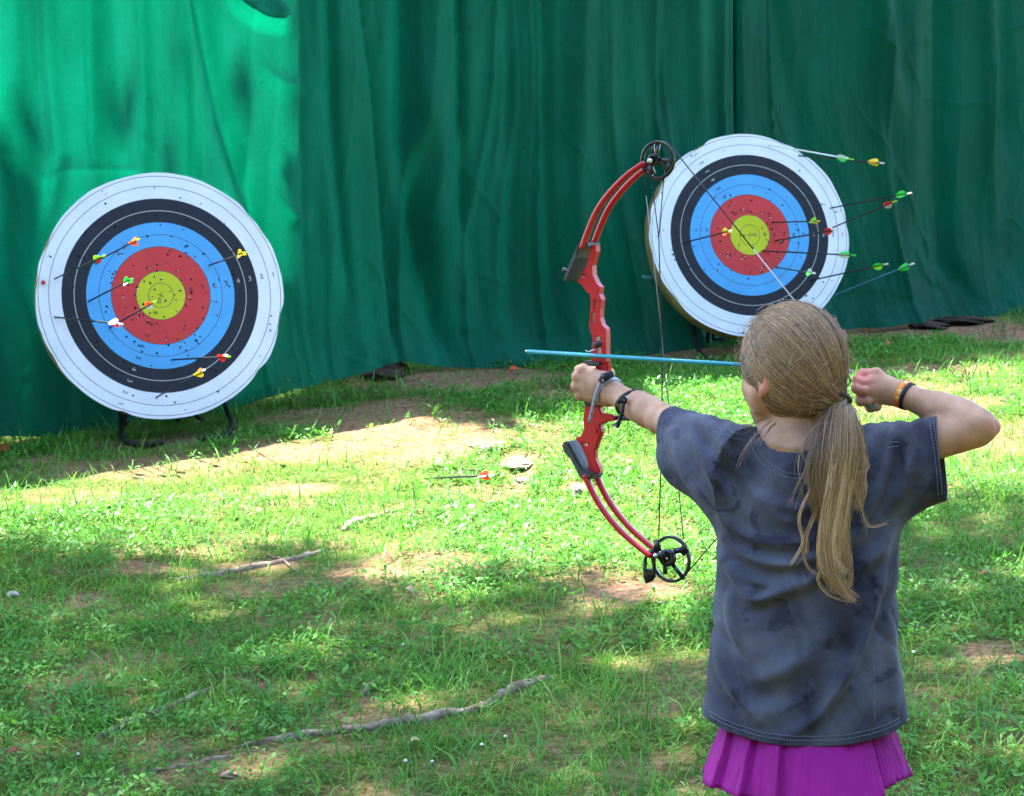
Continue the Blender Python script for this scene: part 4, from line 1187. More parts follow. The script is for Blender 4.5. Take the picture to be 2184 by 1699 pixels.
for px in range(1502, 1940, 12):
    last = None
    for py in np.arange(1500, 1640, 1.0):
        if on_shirt(px, py) is not None: last = py
        elif last is not None: break
    if last: hem_pts.append((px, last))
hem_pts = hem_pts[1:-1]
if len(hem_pts) > 4:
    for o2_ in (12, 21): stitch([[(a, b - o2_) for a, b in hem_pts]]).build('hem_stitching', m_thread, shirt)
    hx = 1852
    stitch([[(hx + 14 - (1600 - y) * 0.01, y) for y in np.linspace(1420, 1560, 8)]], dash=.02, gap=.002, rad=.00028).build('side_seam', m_thread, shirt)
# rib collar band: a slightly raised strip along the neck edge
mb = MB()
rows = []
for t_ in (0.2, 0.9):
    rows.append([(a + (c - a) * t_, b + (d - b) * t_) for (a, b), (c, d) in zip(col_i, [(1620, 920), (1624, 940), (1631, 956), (1643, 970), (1660, 983), (1682, 994), (1705, 998), (1730, 995), (1754, 985), (1772, 968), (1786, 948)])])

# ---- skirt
m_skirt = mat('magenta skirt', (0.33, 0.012, 0.26), 0.75, 0.2)
noise_var(m_skirt, [(0.3, (0.205, 0.005, 0.135)), (0.7, (0.28, 0.008, 0.185))], 8, 5, bump=0.15, bscale=240)
nA, nZ = 900, 30
an = np.linspace(0, 2 * math.pi, nA, endpoint=False); vs = np.linspace(0, 1, nZ)
skc = np.array([P(1715, 1600, 4.70)[0], 4.70])
z1 = P(1720, 1668, 4.70)[2]; z0 = z1 + .26
ph = an * 11 / (2 * math.pi) + 0.45 * np.sin(an * 3 + .7)
fr = ph - np.floor(ph)
trap = np.where(fr < .12, 1 - fr / .12, (fr - .12) / .88); trap = np.where(fr < .12, sstep(0, 1, trap), trap ** .6)
fine = ((an > 5.0) & (an < 6.1))
V = []
for v in vs:
    fl = max(0.0, (v - .42) / .58); rx = .160 + (.215 - .160) * fl; ry = .108 + (.195 - .108) * fl
    pl = -.020 * (1 - trap) * v ** .8 + .006 * np.sin(ph * 2.1 + 1.3) * v
    pl = pl + np.where(fine, .0013 * np.abs(((an * 46) % 2) - 1) * v ** .5, 0)
    z = z0 + (z1 - z0) * v + .012 * v * np.sin(an * 2 + 1) + .006 * v * (fbm(an * 3, an * 0, 5, 2) - .5)
    pl = pl + .012 * v * (fbm(an * 9, an * 0 + v * 3.5, 15, 3) - .5)
    z = z + .034 * v * np.exp(-((np.where(an > math.pi, an - 2 * math.pi, an) + .62) / .42) ** 2)
    x = skc[0] + (rx + pl) * np.cos(an); y = skc[1] + (ry + pl) * np.sin(an)
    V.append(np.stack([x, y, z], -1))
V = np.concatenate(V); i = np.arange(nZ - 1)[:, None] * nA; j = np.arange(nA)[None]; k = (j + 1) % nA
q = np.stack([i + j, i + nA + j, i + nA + k, i + k], -1).reshape(-1, 4)
o = mesh_np('skirt', V, q, m_skirt, girl)
sol = o.modifiers.new('thickness', 'SOLIDIFY'); sol.thickness = 0.0015; sol.offset = -1

# ---- hair
m_hair = mat('dark blonde hair', (0.25, 0.16, 0.09), 0.33, 0.55)
ha = N(m_hair, 'ShaderNodeAttribute', attribute_name='tint')
hr = ramp(m_hair, ha.outputs['Fac'], [(0.0, (0.035, 0.018, 0.009)), (0.3, (0.125, 0.069, 0.034)), (0.6, (0.28, 0.165, 0.08)), (0.85, (0.52, 0.335, 0.16)), (1.0, (0.70, 0.49, 0.27))])
L(m_hair, hr.outputs[0], BS(m_hair).inputs['Base Color'])
ER = np.array([.112, .0905, .114])
TIE = HO + np.array([.086, -.074, -.069])
tq = (HR @ (TIE - HO)) / ER; tdir = tq / np.linalg.norm(tq); tmag = np.linalg.norm(tq)
def scalp(d):
    f, l, u = d[:, 0], d[:, 1], d[:, 2]
    lim = np.where(u > .1, .80, np.where(u > -.12, .70, np.where(u > -.34, .30 + (u + .12) * .6, np.where(u > -.5, -.22, -.3))))
    return (f < lim) & (u > -.86)
hmb = MB()
# under-layer so the scalp never shows
nu, nv_ = 96, 60
th = np.linspace(0, 2 * math.pi, nu, endpoint=False); phv = np.linspace(0.001, math.pi - .001, nv_)
TH, PH = np.meshgrid(th, phv)
dirs = np.stack([np.sin(PH) * np.cos(TH), np.sin(PH) * np.sin(TH), np.cos(PH)], -1).reshape(-1, 3)
ok = scalp(dirs)
pts = HO + (dirs * ER * 0.94) @ HR
i = np.arange(nv_ - 1)[:, None] * nu; j = np.arange(nu)[None]; k = (j + 1) % nu
q = np.stack([i + j, i + nu + j, i + nu + k, i + k], -1).reshape(-1, 4)
q = q[ok[q].all(1)]
hmb.add(pts, q, 0, 0.22)
hg = np.random.default_rng(11)
n = 15000
d0 = hg.normal(size=(n * 3, 3)); d0 /= np.linalg.norm(d0, axis=1)[:, None]
d0 = d0[scalp(d0)][:n]; n = len(d0)
M_ = 18; t = np.linspace(0, 1, M_)
om = np.arccos(np.clip(d0 @ tdir, -1, 1))[:, None]
A = np.sin((1 - t)[None] * om) / np.sin(om); Bc = np.sin(t[None] * om) / np.sin(om)
D = A[..., None] * d0[:, None] + Bc[..., None] * tdir
# loosely gathered hair sags, combed down from the crown first
sag = np.sin(t * math.pi)[None] * (0.12 + 0.34 * (om / math.pi)) * (0.6 + .8 * hg.random((n, 1)))
D[..., 2] -= sag * (0.4 + 0.6 * (d0[:, 2:3] > 0.1))
clump = hg.integers(0, 260, n); cl_off = hg.normal(0, .045, (260, 3))
D += cl_off[clump][:, None, :] * np.sin(t * math.pi)[None, :, None]
for k_ in range(3):
    D[..., k_] += .20 * (fbm(d0[:, 0] * 3.2 + 5 * k_ + d0[:, 2], d0[:, 1] * 3.2 + d0[:, 2] * 2.1, 411 + k_, 3) - .5)[:, None] * np.sin(t * math.pi)[None] ** .8
D += hg.normal(0, .036, (n, 1, 3)) * (1 + 2.5 * (hg.random((n, 1, 1)) > .94)) * np.sin(t * math.pi)[None, :, None]
D /= np.linalg.norm(D, axis=2, keepdims=True)
layer = (0.955 + .062 * hg.random((n, 1))) + .018 * np.sin(t * math.pi)[None] * hg.random((n, 1)) + .065 * (fbm(d0[:, 0] * 4 + 9, d0[:, 1] * 4 + d0[:, 2] * 3, 431, 3) - .45)[:, None] * np.sin(t * math.pi)[None] ** .6 + 0.012 * (fbm(clump * 1.7, clump * .3, 6, 1) - .5)[:, None] * np.sin(t * math.pi)[None]
D[..., 2] *= np.where(D[..., 2] < 0, 1.07, 1.0)
mag = layer * (1 - sstep(.8, 1, t))[None] + tmag * sstep(.8, 1, t)[None] * (0.97 + .06 * hg.random((n, 1)))
Pt = HO + (D * ER * mag[..., None]) @ HR
ctint = 0.36 + .28 * hg.random(260)
tint = np.clip(.22 * (fbm(d0[:, 0] * 3, d0[:, 1] * 3 + d0[:, 2] * 2, 441, 3) - .5) * 2 + ctint[clump] + hg.normal(0, .16, n), 0, .95)
rad = (0.00036 + .00022 * hg.random((n, 1))) * np.ones((1, M_))
V, Q = strands(Pt, rad); 
tt = np.repeat(np.clip(tint[:, None] + .10 * (d0[:, 2:3] > .3) - .06 * t[None], 0, .95).ravel(), 3)
hmb.add(V, Q, 0, tt)
# ponytail
guide = np.array([TIE, P(1800, 872, 4.595), P(1806, 915, 4.575), P(1793, 985, 4.565), P(1778, 1060, 4.565), P(1771, 1130, 4.565), P(1768, 1190, 4.566), P(1776, 1235, 4.567), P(1796, 1272, 4.567)])
gl_ = spline(guide, 40)
def pony(n, spread, end_lo, tint0, seed, thin=1.0):
    g = np.random.default_rng(seed); Mp = 34
    endt = end_lo + (1 - end_lo) * g.random(n) ** .6
    s = np.linspace(0, 1, Mp)[None] * endt[:, None]
    x = s * (len(gl_) - 1); i = np.minimum(x.astype(int), len(gl_) - 2); f = (x - i)[..., None]
    c = gl_[i] * (1 - f) + gl_[i + 1] * f
    prof = np.interp(s, [0, .06, .16, .35, .6, .85, 1], [.010, .018, .027, .027, .023, .018, .011]) * spread
    nc = 22; cl = g.integers(0, nc, n); ca = g.random(nc) * 6.28; cr = np.sqrt(g.random(nc)) * 1.0
    a0 = ca[cl] + g.normal(0, .25, n); r0 = np.clip(cr[cl] + g.normal(0, .11, n), 0, 1.1); endt = np.clip(endt * (.78 + .3 * g.random(nc))[cl], 0, 1)
    s = np.linspace(0, 1, Mp)[None] * endt[:, None]; x = s * (len(gl_) - 1); i = np.minimum(x.astype(int), len(gl_) - 2); f = (x - i)[..., None]; c = gl_[i] * (1 - f) + gl_[i + 1] * f
    prof = np.interp(s, [0, .06, .16, .35, .6, .85, 1], [.010, .018, .027, .027, .023, .018, .011]) * spread
    wave = (.004 + .008 * g.random(nc))[cl][:, None] * np.sin(s * (7 + 6 * g.random(nc))[cl][:, None] + g.random(nc)[cl][:, None] * 6.28) * sstep(.15, .5, s)
    dx = prof * r0[:, None] * np.cos(a0)[:, None] + wave
    dy = prof * .55 * r0[:, None] * np.sin(a0)[:, None]
    curl = sstep(.72, 1.0, s) * ((g.random(nc) - .35)[cl] * .035)[:, None]
    p = c.copy(); p[..., 0] += dx + curl; p[..., 1] += dy; p[..., 2] += wave * .3 + np.abs(curl) * .35
    p += g.normal(0, .0022, (n, 1, 3)) * s[..., None] * 3
    k1, k2 = g.random((n, 1)) * 6.28, g.random((n, 1)) * 6.28; amp = (.0012 + .004 * g.random((n, 1)) ** 3) * sstep(.05, .4, s)
    p[..., 0] += amp * np.sin(s * (9 + 8 * g.random((n, 1))) + k1); p[..., 2] += amp * .4 * np.sin(s * 11 + k2)
    r = thin * (0.00038 + .00022 * g.random((n, 1))) * np.interp(s / endt[:, None], [0, .8, 1], [1, .95, .35])
    V, Q = strands(p, r)
    tb_ = np.clip((tint0 + .42 * (g.random(nc) - .45))[cl][:, None] + .24 * sstep(.05, .6, s) + g.normal(0, .13, (n, 1)), 0, 1)
    hmb.add(V, Q, 0, np.repeat(tb_.ravel(), 3))
def lock(pts, n, r0, tint0, seed, tail=.25):
    """one lock of hair: many fine strands round a photo-read path (photo points, last entry depth)"""
    g = np.random.default_rng(seed); Mp = 34
    c = spline(np.array([TIE + (g.random(3) - .5) * .008] + [P(a, b, Y) for a, b, Y in pts]), Mp)
    T = np.linspace(0, 1, Mp)[None]
    endt = 1 - tail * g.random((n, 1)) ** 1.4
    x = T * endt * (Mp - 1); i = np.minimum(x.astype(int), Mp - 2); f = (x - i)[..., None]
    p = c[i] * (1 - f) + c[i + 1] * f
    prof = r0 * np.interp(T, [0, .08, .3, .6, .85, 1], [.45, .8, 1, .9, .75, .45])
    a = g.random((n, 1)) * 6.28; rr = np.sqrt(g.random((n, 1))) * (1 + .7 * (g.random((n, 1)) > .9))
    a = a + 1.3 * T * (g.random() - .3)
    p[..., 0] += prof * rr * np.cos(a); p[..., 1] += prof * .5 * rr * np.sin(a); p[..., 2] += prof * .25 * rr * np.sin(a)
    k1 = g.random((n, 1)) * 6.28; amp = (.0008 + .0035 * g.random((n, 1)) ** 3) * sstep(.05, .4, T)
    p[..., 0] += amp * np.sin(T * (8 + 9 * g.random((n, 1))) + k1); p[..., 2] += amp * .4 * np.sin(T * 11 + k1 * 2)
    p += g.normal(0, .004, (n, 1, 3)) * T[..., None] ** 2
    r = (.00036 + .00022 * g.random((n, 1))) * np.interp(T, [0, .8, 1], [1, .9, .35])
    V, Q = strands(p, r)
    tb_ = np.clip(tint0 + .22 * sstep(.1, .7, T) + g.normal(0, .15, (n, 1)), 0, 1)
    hmb.add(V, Q, 0, np.repeat(tb_.ravel(), 3))
LK = [([(1772, 885, 4.600), (1752, 945, 4.575), (1740, 1000, 4.562), (1738, 1060, 4.558), (1748, 1110, 4.557)], 420, .0105, .22),
      ([(1782, 890, 4.592), (1772, 960, 4.566), (1764, 1040, 4.558), (1766, 1120, 4.556), (1758, 1185, 4.556), (1764, 1240, 4.557)], 620, .0120, .40),
      ([(1796, 885, 4.588), (1792, 960, 4.560), (1776, 1060, 4.553), (1766, 1140, 4.552), (1770, 1200, 4.552), (1790, 1250, 4.553), (1818, 1280, 4.556)], 900, .0125, .52),
      ([(1808, 885, 4.590), (1812, 955, 4.564), (1801, 1035, 4.556), (1789, 1115, 4.554), (1786, 1175, 4.554), (1774, 1225, 4.555), (1784, 1262, 4.556)], 700, .0115, .56),
      ([(1816, 885, 4.596), (1826, 940, 4.574), (1820, 1005, 4.562), (1804, 1065, 4.556), (1797, 1130, 4.555), (1804, 1185, 4.555), (1796, 1232, 4.556)], 520, .0095, .50),
      ([(1770, 882, 4.602), (1744, 935, 4.58), (1730, 985, 4.566), (1721, 1040, 4.560)], 150, .006, .18),
      ([(1812, 880, 4.594), (1832, 930, 4.574), (1840, 985, 4.565), (1832, 1045, 4.56), (1824, 1090, 4.56)], 220, .0065, .48),
      ([(1790, 900, 4.585), (1778, 1000, 4.552), (1760, 1100, 4.55), (1752, 1170, 4.551), (1758, 1215, 4.552), (1780, 1235, 4.553)], 260, .006, .66),
      ([(1800, 900, 4.585), (1800, 1000, 4.553), (1784, 1100, 4.549), (1776, 1160, 4.549), (1786, 1205, 4.55), (1806, 1225, 4.551)], 240, .005, .70)]
for li_, (a_, n_, r_, t_) in enumerate(LK): lock(a_, n_, r_, t_, 60 + li_)
# loose wisps: (start, mid, end) photo points with depth
def wisps(lst, cnt, jit, tintm, seed):
    g = np.random.default_rng(seed)
    for pts in lst:
        base = np.array([P(a, b, Y) for a, b, Y in pts])
        c = spline(base, 22)
        k = cnt
        off = g.normal(0, jit, (k, 1, 3)) * np.linspace(.3, 1.2, 22)[None, :, None]
        ph_ = g.random((k, 1)) * 6.28; wv = .0018 * np.sin(np.linspace(0, 9, 22)[None] + ph_)
        p = c[None] + off; p[..., 0] += wv; p[..., 2] += wv * .4
        r = (.0005 + .0002 * g.random((k, 1))) * np.linspace(1, .5, 22)[None]
        V, Q = strands(p, r); hmb.add(V, Q, 0, np.repeat((tintm + g.normal(0, .1, (k, 1)) * np.ones((1, 22))).clip(0, 1).ravel(), 3))
wisps([[(1648, 898, 4.63), (1618, 925, 4.60), (1598, 955, 4.585), (1580, 1000, 4.58)], [(1655, 902, 4.63), (1630, 930, 4.60), (1612, 950, 4.59)],
       [(1640, 890, 4.64), (1606, 905, 4.62), (1585, 915, 4.62)]], 6, .005, .42, 31)
wisps([[(1745, 905, 4.60), (1708, 960, 4.58), (1700, 1010, 4.565), (1708, 1060, 4.56)], [(1750, 930, 4.59), (1722, 1000, 4.565), (1700, 1045, 4.56), (1690, 1080, 4.56)],
       [(1760, 900, 4.59), (1735, 915, 4.59), (1712, 960, 4.575), (1735, 1000, 4.565)]], 6, .004, .42, 32)
wisps([[(1765, 990, 4.56), (1740, 1090, 4.557), (1722, 1140, 4.556), (1718, 1180, 4.556)], [(1760, 1010, 4.56), (1742, 1080, 4.556), (1715, 1165, 4.555), (1725, 1215, 4.556), (1768, 1235, 4.555)],
       [(1755, 1000, 4.56), (1705, 1100, 4.557), (1715, 1160, 4.556), (1690, 1205, 4.556)], [(1800, 990, 4.556), (1830, 1060, 4.556), (1850, 1120, 4.556), (1890, 1115, 4.57)],
       [(1815, 920, 4.57), (1838, 970, 4.565), (1835, 1005, 4.56), (1810, 1010, 4.556)], [(1812, 910, 4.575), (1832, 985, 4.565), (1846, 1040, 4.56), (1838, 1080, 4.56)],
       [(1818, 930, 4.57), (1850, 985, 4.57), (1848, 1005, 4.565), (1822, 1025, 4.56)], [(1790, 1150, 4.556), (1812, 1180, 4.555), (1815, 1240, 4.555), (1800, 1262, 4.555)],
       [(1780, 1180, 4.555), (1795, 1230, 4.555), (1818, 1248, 4.555)], [(1770, 1190, 4.555), (1745, 1235, 4.555), (1770, 1268, 4.555), (1815, 1281, 4.555)]], 11, .0024, .72, 33)
# short fly-aways round the outline of the head
g = np.random.default_rng(35); nfw = 520
dd = g.normal(size=(nfw * 3, 3)); dd /= np.linalg.norm(dd, axis=1)[:, None]; dd = dd[scalp(dd)][:nfw]; nfw = len(dd)
tt = np.linspace(0, 1, 10)
tan_ = np.cross(dd, g.normal(size=(nfw, 3))); tan_ /= np.linalg.norm(tan_, axis=1)[:, None]
ln_ = (.02 + .05 * g.random(nfw))[:, None, None]
pt = HO + ((dd * ER) @ HR)[:, None] * 1.0 + (tan_ @ HR)[:, None] * ln_ * tt[None, :, None] + ((dd @ HR)[:, None] * (.012 * g.random((nfw, 1, 1)) * np.sin(tt * 2.6)[None, :, None]))
pt[..., 2] -= .012 * tt[None] ** 2
V, Q = strands(pt, np.full((nfw, 10), .00038)); hmb.add(V, Q, 0, .6)
g = np.random.default_rng(36); ns_ = 260
dd = g.normal(size=(ns_ * 4, 3)); dd /= np.linalg.norm(dd, axis=1)[:, None]; dd = dd[scalp(dd) & (dd[:, 0] < .5)][:ns_]; ns_ = len(dd)
ee = dd + g.normal(0, .45, (ns_, 3)) + np.array([-.25, -.1, -.45]); tt = np.linspace(0, 1, 16)
DD = dd[:, None] * (1 - tt)[None, :, None] + ee[:, None] * tt[None, :, None] + (g.normal(0, .16, (ns_, 1, 3)) * np.sin(tt * math.pi)[None, :, None]) + g.normal(0, .05, (ns_, 1, 3)) * np.sin(tt * 9)[None, :, None]
DD /= np.linalg.norm(DD, axis=2, keepdims=True); DD[..., 2] *= np.where(DD[..., 2] < 0, 1.07, 1)
pt = HO + (DD * ER * (1.012 + .03 * g.random((ns_, 1, 1)) * np.sin(tt * math.pi)[None, :, None])) @ HR
V, Q = strands(pt, np.full((ns_, 16), .00042)); hmb.add(V, Q, 0, np.repeat(np.repeat(.55 + .3 * g.random(ns_), 16), 3))
hmb.build('hair', m_hair, girl, attr='tint')
m_tie = mat('dark hair tie', (0.05, 0.03, 0.025), 0.8)
aa = np.linspace(0, 2 * math.pi, 25)
ta = nrm(guide[1] - guide[0]); tb1 = nrm(np.cross(ta, [0, 1, 0])); tb2 = np.cross(ta, tb1)
V, Fc = tube([TIE + ta * .006 + .0145 * (math.cos(a) * tb1 + math.sin(a) * tb2) + ta * .004 * math.sin(2 * a) for a in aa], .0048, 8)
MB().add(V, Fc).build('hair_tie', m_tie, girl)

# ---- bracelets
def band(center, axis, r, width, thick, name, m, squash=1.0, parent=girl, n=40, bead=0):
    ax = nrm(axis); u = nrm(np.cross(ax, [0, 0, 1])); v = np.cross(ax, u)
    mb = MB(); a = np.linspace(0, 2 * math.pi, n, endpoint=False)
    V = []
    for (dr, dw) in ((0, -.5), (1, -.45), (1, .45), (0, .5)):
        rr = r + dr * thick + (bead * np.abs(np.sin(a * n / 4)) if dr else 0)
        V.append(center + ax * dw * width + np.cos(a)[:, None] * (rr * np.ones(n))[:, None] * u * squash + np.sin(a)[:, None] * (rr * np.ones(n))[:, None] * v)
    V = np.concatenate(V); i = np.arange(3)[:, None] * n; j = np.arange(n)[None]; k = (j + 1) % n
    mb.add(V, np.stack([i + j, i + k, i + n + k, i + n + j], -1).reshape(-1, 4))
    return mb.build(name, m, parent)
m_silver = mat('grey strap', (0.30, 0.31, 0.38), 0.5, 0.4)
tw = N(m_silver, 'ShaderNodeTexCoord'); vo = N(m_silver, 'ShaderNodeTexVoronoi'); vo.inputs['Scale'].default_value = 110
L(m_silver, tw.outputs['Object'], vo.inputs['Vector']); rv = ramp(m_silver, vo.outputs['Distance'], [(0.1, (0.03, 0.03, 0.04)), (0.3, (0.30, 0.31, 0.38))]); L(m_silver, rv.outputs[0], BS(m_silver).inputs['Base Color'])
m_cord = mat('black braid', (0.015, 0.013, 0.018), 0.7)
vo = N(m_cord, 'ShaderNodeTexVoronoi'); vo.inputs['Scale'].default_value = 150; tw = N(m_cord, 'ShaderNodeTexCoord'); L(m_cord, tw.outputs['Object'], vo.inputs['Vector'])
rv = ramp(m_cord, vo.outputs['Color'], [(0.55, (0.012, 0.01, 0.014)), (0.8, (0.35, 0.35, 0.45))], 'CONSTANT'); L(m_cord, rv.outputs[0], BS(m_cord).inputs['Base Color'])
m_blk = mat('black band', (0.012, 0.011, 0.014), 0.7)
m_beads = mat('orange and yellow braid', (0.75, 0.3, 0.05), 0.6)
vo = N(m_beads, 'ShaderNodeTexVoronoi'); vo.inputs['Scale'].default_value = 130; tw = N(m_beads, 'ShaderNodeTexCoord'); L(m_beads, tw.outputs['Object'], vo.inputs['Vector'])
rv = ramp(m_beads, vo.outputs['Color'], [(0.0, (0.75, 0.10, 0.02)), (0.5, (0.8, 0.24, 0.04)), (0.78, (0.8, 0.6, 0.22)), (0.88, (0.7, 0.06, 0.02))], 'CONSTANT'); L(m_beads, rv.outputs[0], BS(m_beads).inputs['Base Color'])
axL = LW - LE
cb1 = LW + axL * .02
band(cb1 + nrm(axL) * .004, axL + np.array([0, 0, .06]), .0292, .013, .003, 'bracelet', m_silver)
mb = MB()   # knot and hanging strap tail
kp = Bp(1288, 806, .055)
V, Fc = tube([Bp(1306, 798, .040), kp, Bp(1282, 814, .054)], [.0075, .0095, .007], 8); mb.add(V, Fc)
mb.build('bracelet_knot', m_cord, girl)
mb = MB(); V, Fc = tube(spline([Bp(1284, 812, .056), Bp(1274, 832, .06), Bp(1266, 860, .056), Bp(1257, 902, .05)], 14), .0042, 6, sx=.35); mb.add(V, Fc)
mb.build('bracelet_tail', m_silver, girl)
cb2 = LE * .42 + LW * .58
band(cb2, axL + np.array([.02, 0, .10]), 0.0312, .009, .004, 'bracelet', m_cord, bead=.0012)
mb = MB()
k2 = P(1330, 852, 4.962)
V, Fc = tube([k2 + [0, 0, .008], k2, k2 - [0, 0, .009]], [.006, .0085, .006], 10); mb.add(V, Fc); mb.build('bracelet_knot', m_cord, girl)
mb = MB(); V, Fc = tube(spline([k2, P(1328, 875, 4.955), P(1320, 900, 4.955), P(1313, 912, 4.955)], 12), [.004] * 8 + [.0048, .0062, .0068, .005], 8); mb.add(V, Fc)
mb.build('bracelet_tail', m_cord, girl)
axR = RW - RE
band(RW - nrm(axR) * .002, axR, .0252, .010, .0024, 'bracelet', m_beads, bead=.001)
band(RW - nrm(axR) * .013, axR, .0262, .008, .0020, 'bracelet', m_blk)
# teal nail
V, Fc = tube([P(1852, 866, 4.752), P(1862, 866, 4.750)], [.004, .0045], 8)
MB().add(V, Fc).build('fingernail', mat('teal nail polish', (0.02, 0.25, 0.25), 0.2), girl)

# ------------------------------------------------------------------ compound bow
m_red = mat('red anodised metal', (0.47, 0.008, 0.018), 0.38, 0.5)
noise_var(m_red, [(0.3, (0.39, 0.004, 0.012)), (0.7, (0.52, 0.008, 0.018))], 25, 5, bump=0.05)
m_limb = mat('red limb', (0.42, 0.005, 0.012), 0.3, 0.45)
m_pocket = mat('black plastic', (0.03, 0.032, 0.034), 0.5, 0.4)
noise_var(m_pocket, [(0.3, (0.02, 0.021, 0.022)), (0.7, (0.055, 0.058, 0.06))], 18, 6, bump=0.15)
m_cam = mat('black cam', (0.012, 0.012, 0.013), 0.28, 0.5)
m_string = mat('black string', (0.015, 0.015, 0.02), 0.6)
m_pale = mat('pale serving', (0.30, 0.31, 0.31), 0.4)
m_steel = mat('steel', (0.6, 0.62, 0.63), 0.25, 0.5, 1.0)
bow = thing('compound_bow', 'red compound bow with black cams held at full draw by the child', 'compound bow', Bp(1280, 812, 0))
def z3(x, y): return x * .3138 + 1066.4, y * .3138 + 266.6
def z4(x, y): return x * .3138 + 1066.4, y * .3138 + 746.5

def extrude(outline, off0, off1, mb, holes=(), bevel=0.002, m=0):
    """extruded polygon between two lateral offsets in the bow plane, chamfered edge"""
    bm = bmesh.new()
    o2 = [np.array(q, float) for q in outline]
    area = sum(o2[i][0] * o2[(i + 1) % len(o2)][1] - o2[(i + 1) % len(o2)][0] * o2[i][1] for i in range(len(o2)))
    if area < 0: o2 = o2[::-1]
    vs = [bm.verts.new(Bp(a, b, 0) + BN * off0) for a, b in o2]
    es = [bm.edges.new((vs[i], vs[(i + 1) % len(vs)])) for i in range(len(vs))]
    for hl in holes:
        hv = [bm.verts.new(Bp(a, b, 0) + BN * off0) for a, b in hl]
        es += [bm.edges.new((hv[i], hv[(i + 1) % len(hv)])) for i in range(len(hv))]
    r = bmesh.ops.triangle_fill(bm, edges=es, use_beauty=True, use_dissolve=False)
    fs = [g for g in r['geom'] if isinstance(g, bmesh.types.BMFace)]
    ex = bmesh.ops.extrude_face_region(bm, geom=fs)
    nv = [g for g in ex['geom'] if isinstance(g, bmesh.types.BMVert)]
    bmesh.ops.translate(bm, verts=nv, vec=Vector(BN * (off1 - off0)))
    bmesh.ops.recalc_face_normals(bm, faces=bm.faces[:])
    if bevel:
        ed = [e for e in bm.edges if len(e.link_faces) == 2 and e.calc_face_angle(0) > 0.6]
        bmesh.ops.bevel(bm, geom=ed, offset=bevel, segments=2, affect='EDGES', clamp_overlap=True)
    bm.verts.index_update()
    V = np.array([v.co[:] for v in bm.verts]); fl = {}
    for f in bm.faces: fl.setdefault(len(f.verts), []).append([v.index for v in f.verts])
    bm.free()
    mb.add(V, [np.array(v) for v in fl.values()], m)

riser = MB()
def inset(poly, d):
    '''pull an outline traced from the visible silhouette in by the width its side walls take up'''
    p = np.array(poly, float); q = p.copy()
    for i, (x, y) in enumerate(p):
        xs = []
        for j in range(len(p)):
            (x0, y0), (x1, y1) = p[j], p[(j + 1) % len(p)]
            for yy in (y - .7, y + .7):
                if (y0 - yy) * (y1 - yy) < 0: xs.append(x0 + (x1 - x0) * (yy - y0) / (y1 - y0))
        if xs:
            c_ = (min(xs) + max(xs)) / 2; q[i, 0] = x + d * (1 if x < c_ else -1)
    return [tuple(v) for v in q]
up = [(612, 815), (682, 822), (682, 862), (657, 955), (660, 1020), (685, 1075), (710, 1103), (704, 1150), (718, 1188), (710, 1250), (708, 1312), (722, 1358), (750, 1388), (752, 1610), (735, 1625), (620, 1625),
      (622, 1500), (630, 1450), (606, 1382), (610, 1290), (617, 1200), (608, 1150), (583, 1130), (558, 1090), (522, 1068), (556, 1020), (588, 950), (605, 880)]
hol = [[(655, 1188), (672, 1192), (668, 1255), (652, 1255)], [(640, 1270), (662, 1272), (660, 1345), (640, 1345)], [(665, 1432), (706, 1440), (702, 1478), (668, 1474)], [(672, 1512), (704, 1514), (702, 1565), (676, 1565)],
       [(568, 1008), (598, 1012), (592, 1048), (566, 1040)]]
extrude(inset([z3(*q) for q in up], 5), -.010, .010, riser, [[z3(*q) for q in h] for h in hol], .0022)
mid = [z3(700, 1620), z3(752, 1620), (1299, 800), (1296, 820), (1288, 850), (1285, 868), z4(690, 400), z4(590, 400), z4(588, 350), (1262, 850), (1266, 820), (1272, 795), z3(665, 1622)]
extrude(mid, -.010, .010, riser, (), .003)
lo_ = [(590, 375), (686, 385), (700, 432), (782, 442), (787, 478), (722, 492), (690, 512), (702, 550), (692, 580), (680, 612), (656, 680), (656, 740), (686, 802), (690, 838), (622, 842), (600, 740), (562, 652), (520, 600), (562, 584), (580, 540), (576, 450)]
lh = [[z4(*q) for q in h] for h in ([(574, 630), (606, 634), (602, 662), (576, 656)], [(672, 545), (686, 547), (684, 565), (672, 563)])]
extrude([z4(*q) for q in lo_], -.008, .008, riser, lh, .0022)
riser.build('riser', m_red, bow, smooth=False)
# grip and shelf
g_ = MB(); extrude([(1267, 800), (1296, 800), (1294, 830), (1290, 860), (1286, 868), (1250, 866), (1252, 850), (1260, 830)], -.014, .014, g_, (), .004)
g_.build('grip', m_pocket, bow, smooth=False)
g_ = MB(); extrude([(1252, 769), (1288, 771), (1288, 779), (1256, 778)], -.004, .020, g_, (), .001); g_.build('arrow_shelf', m_pocket, bow, smooth=False)
# limb pockets
pk = MB(); extrude(inset([z3(*q) for q in [(548, 788), (606, 796), (680, 800), (682, 836), (614, 838), (600, 905), (540, 1050), (520, 1068), (432, 1046), (442, 1010), (480, 920), (520, 832)]], 13), -.026, .026, pk, (), .004)
pk.build('limb_pocket', m_pocket, bow, smooth=False)
pk = MB(); extrude(inset([z4(*q) for q in [(432, 632), (520, 612), (624, 806), (690, 838), (686, 872), (586, 882), (558, 860), (490, 732), (450, 690)]], 7), -.026, .026, pk, (), .004)
pk.build('limb_pocket', m_pocket, bow, smooth=False)
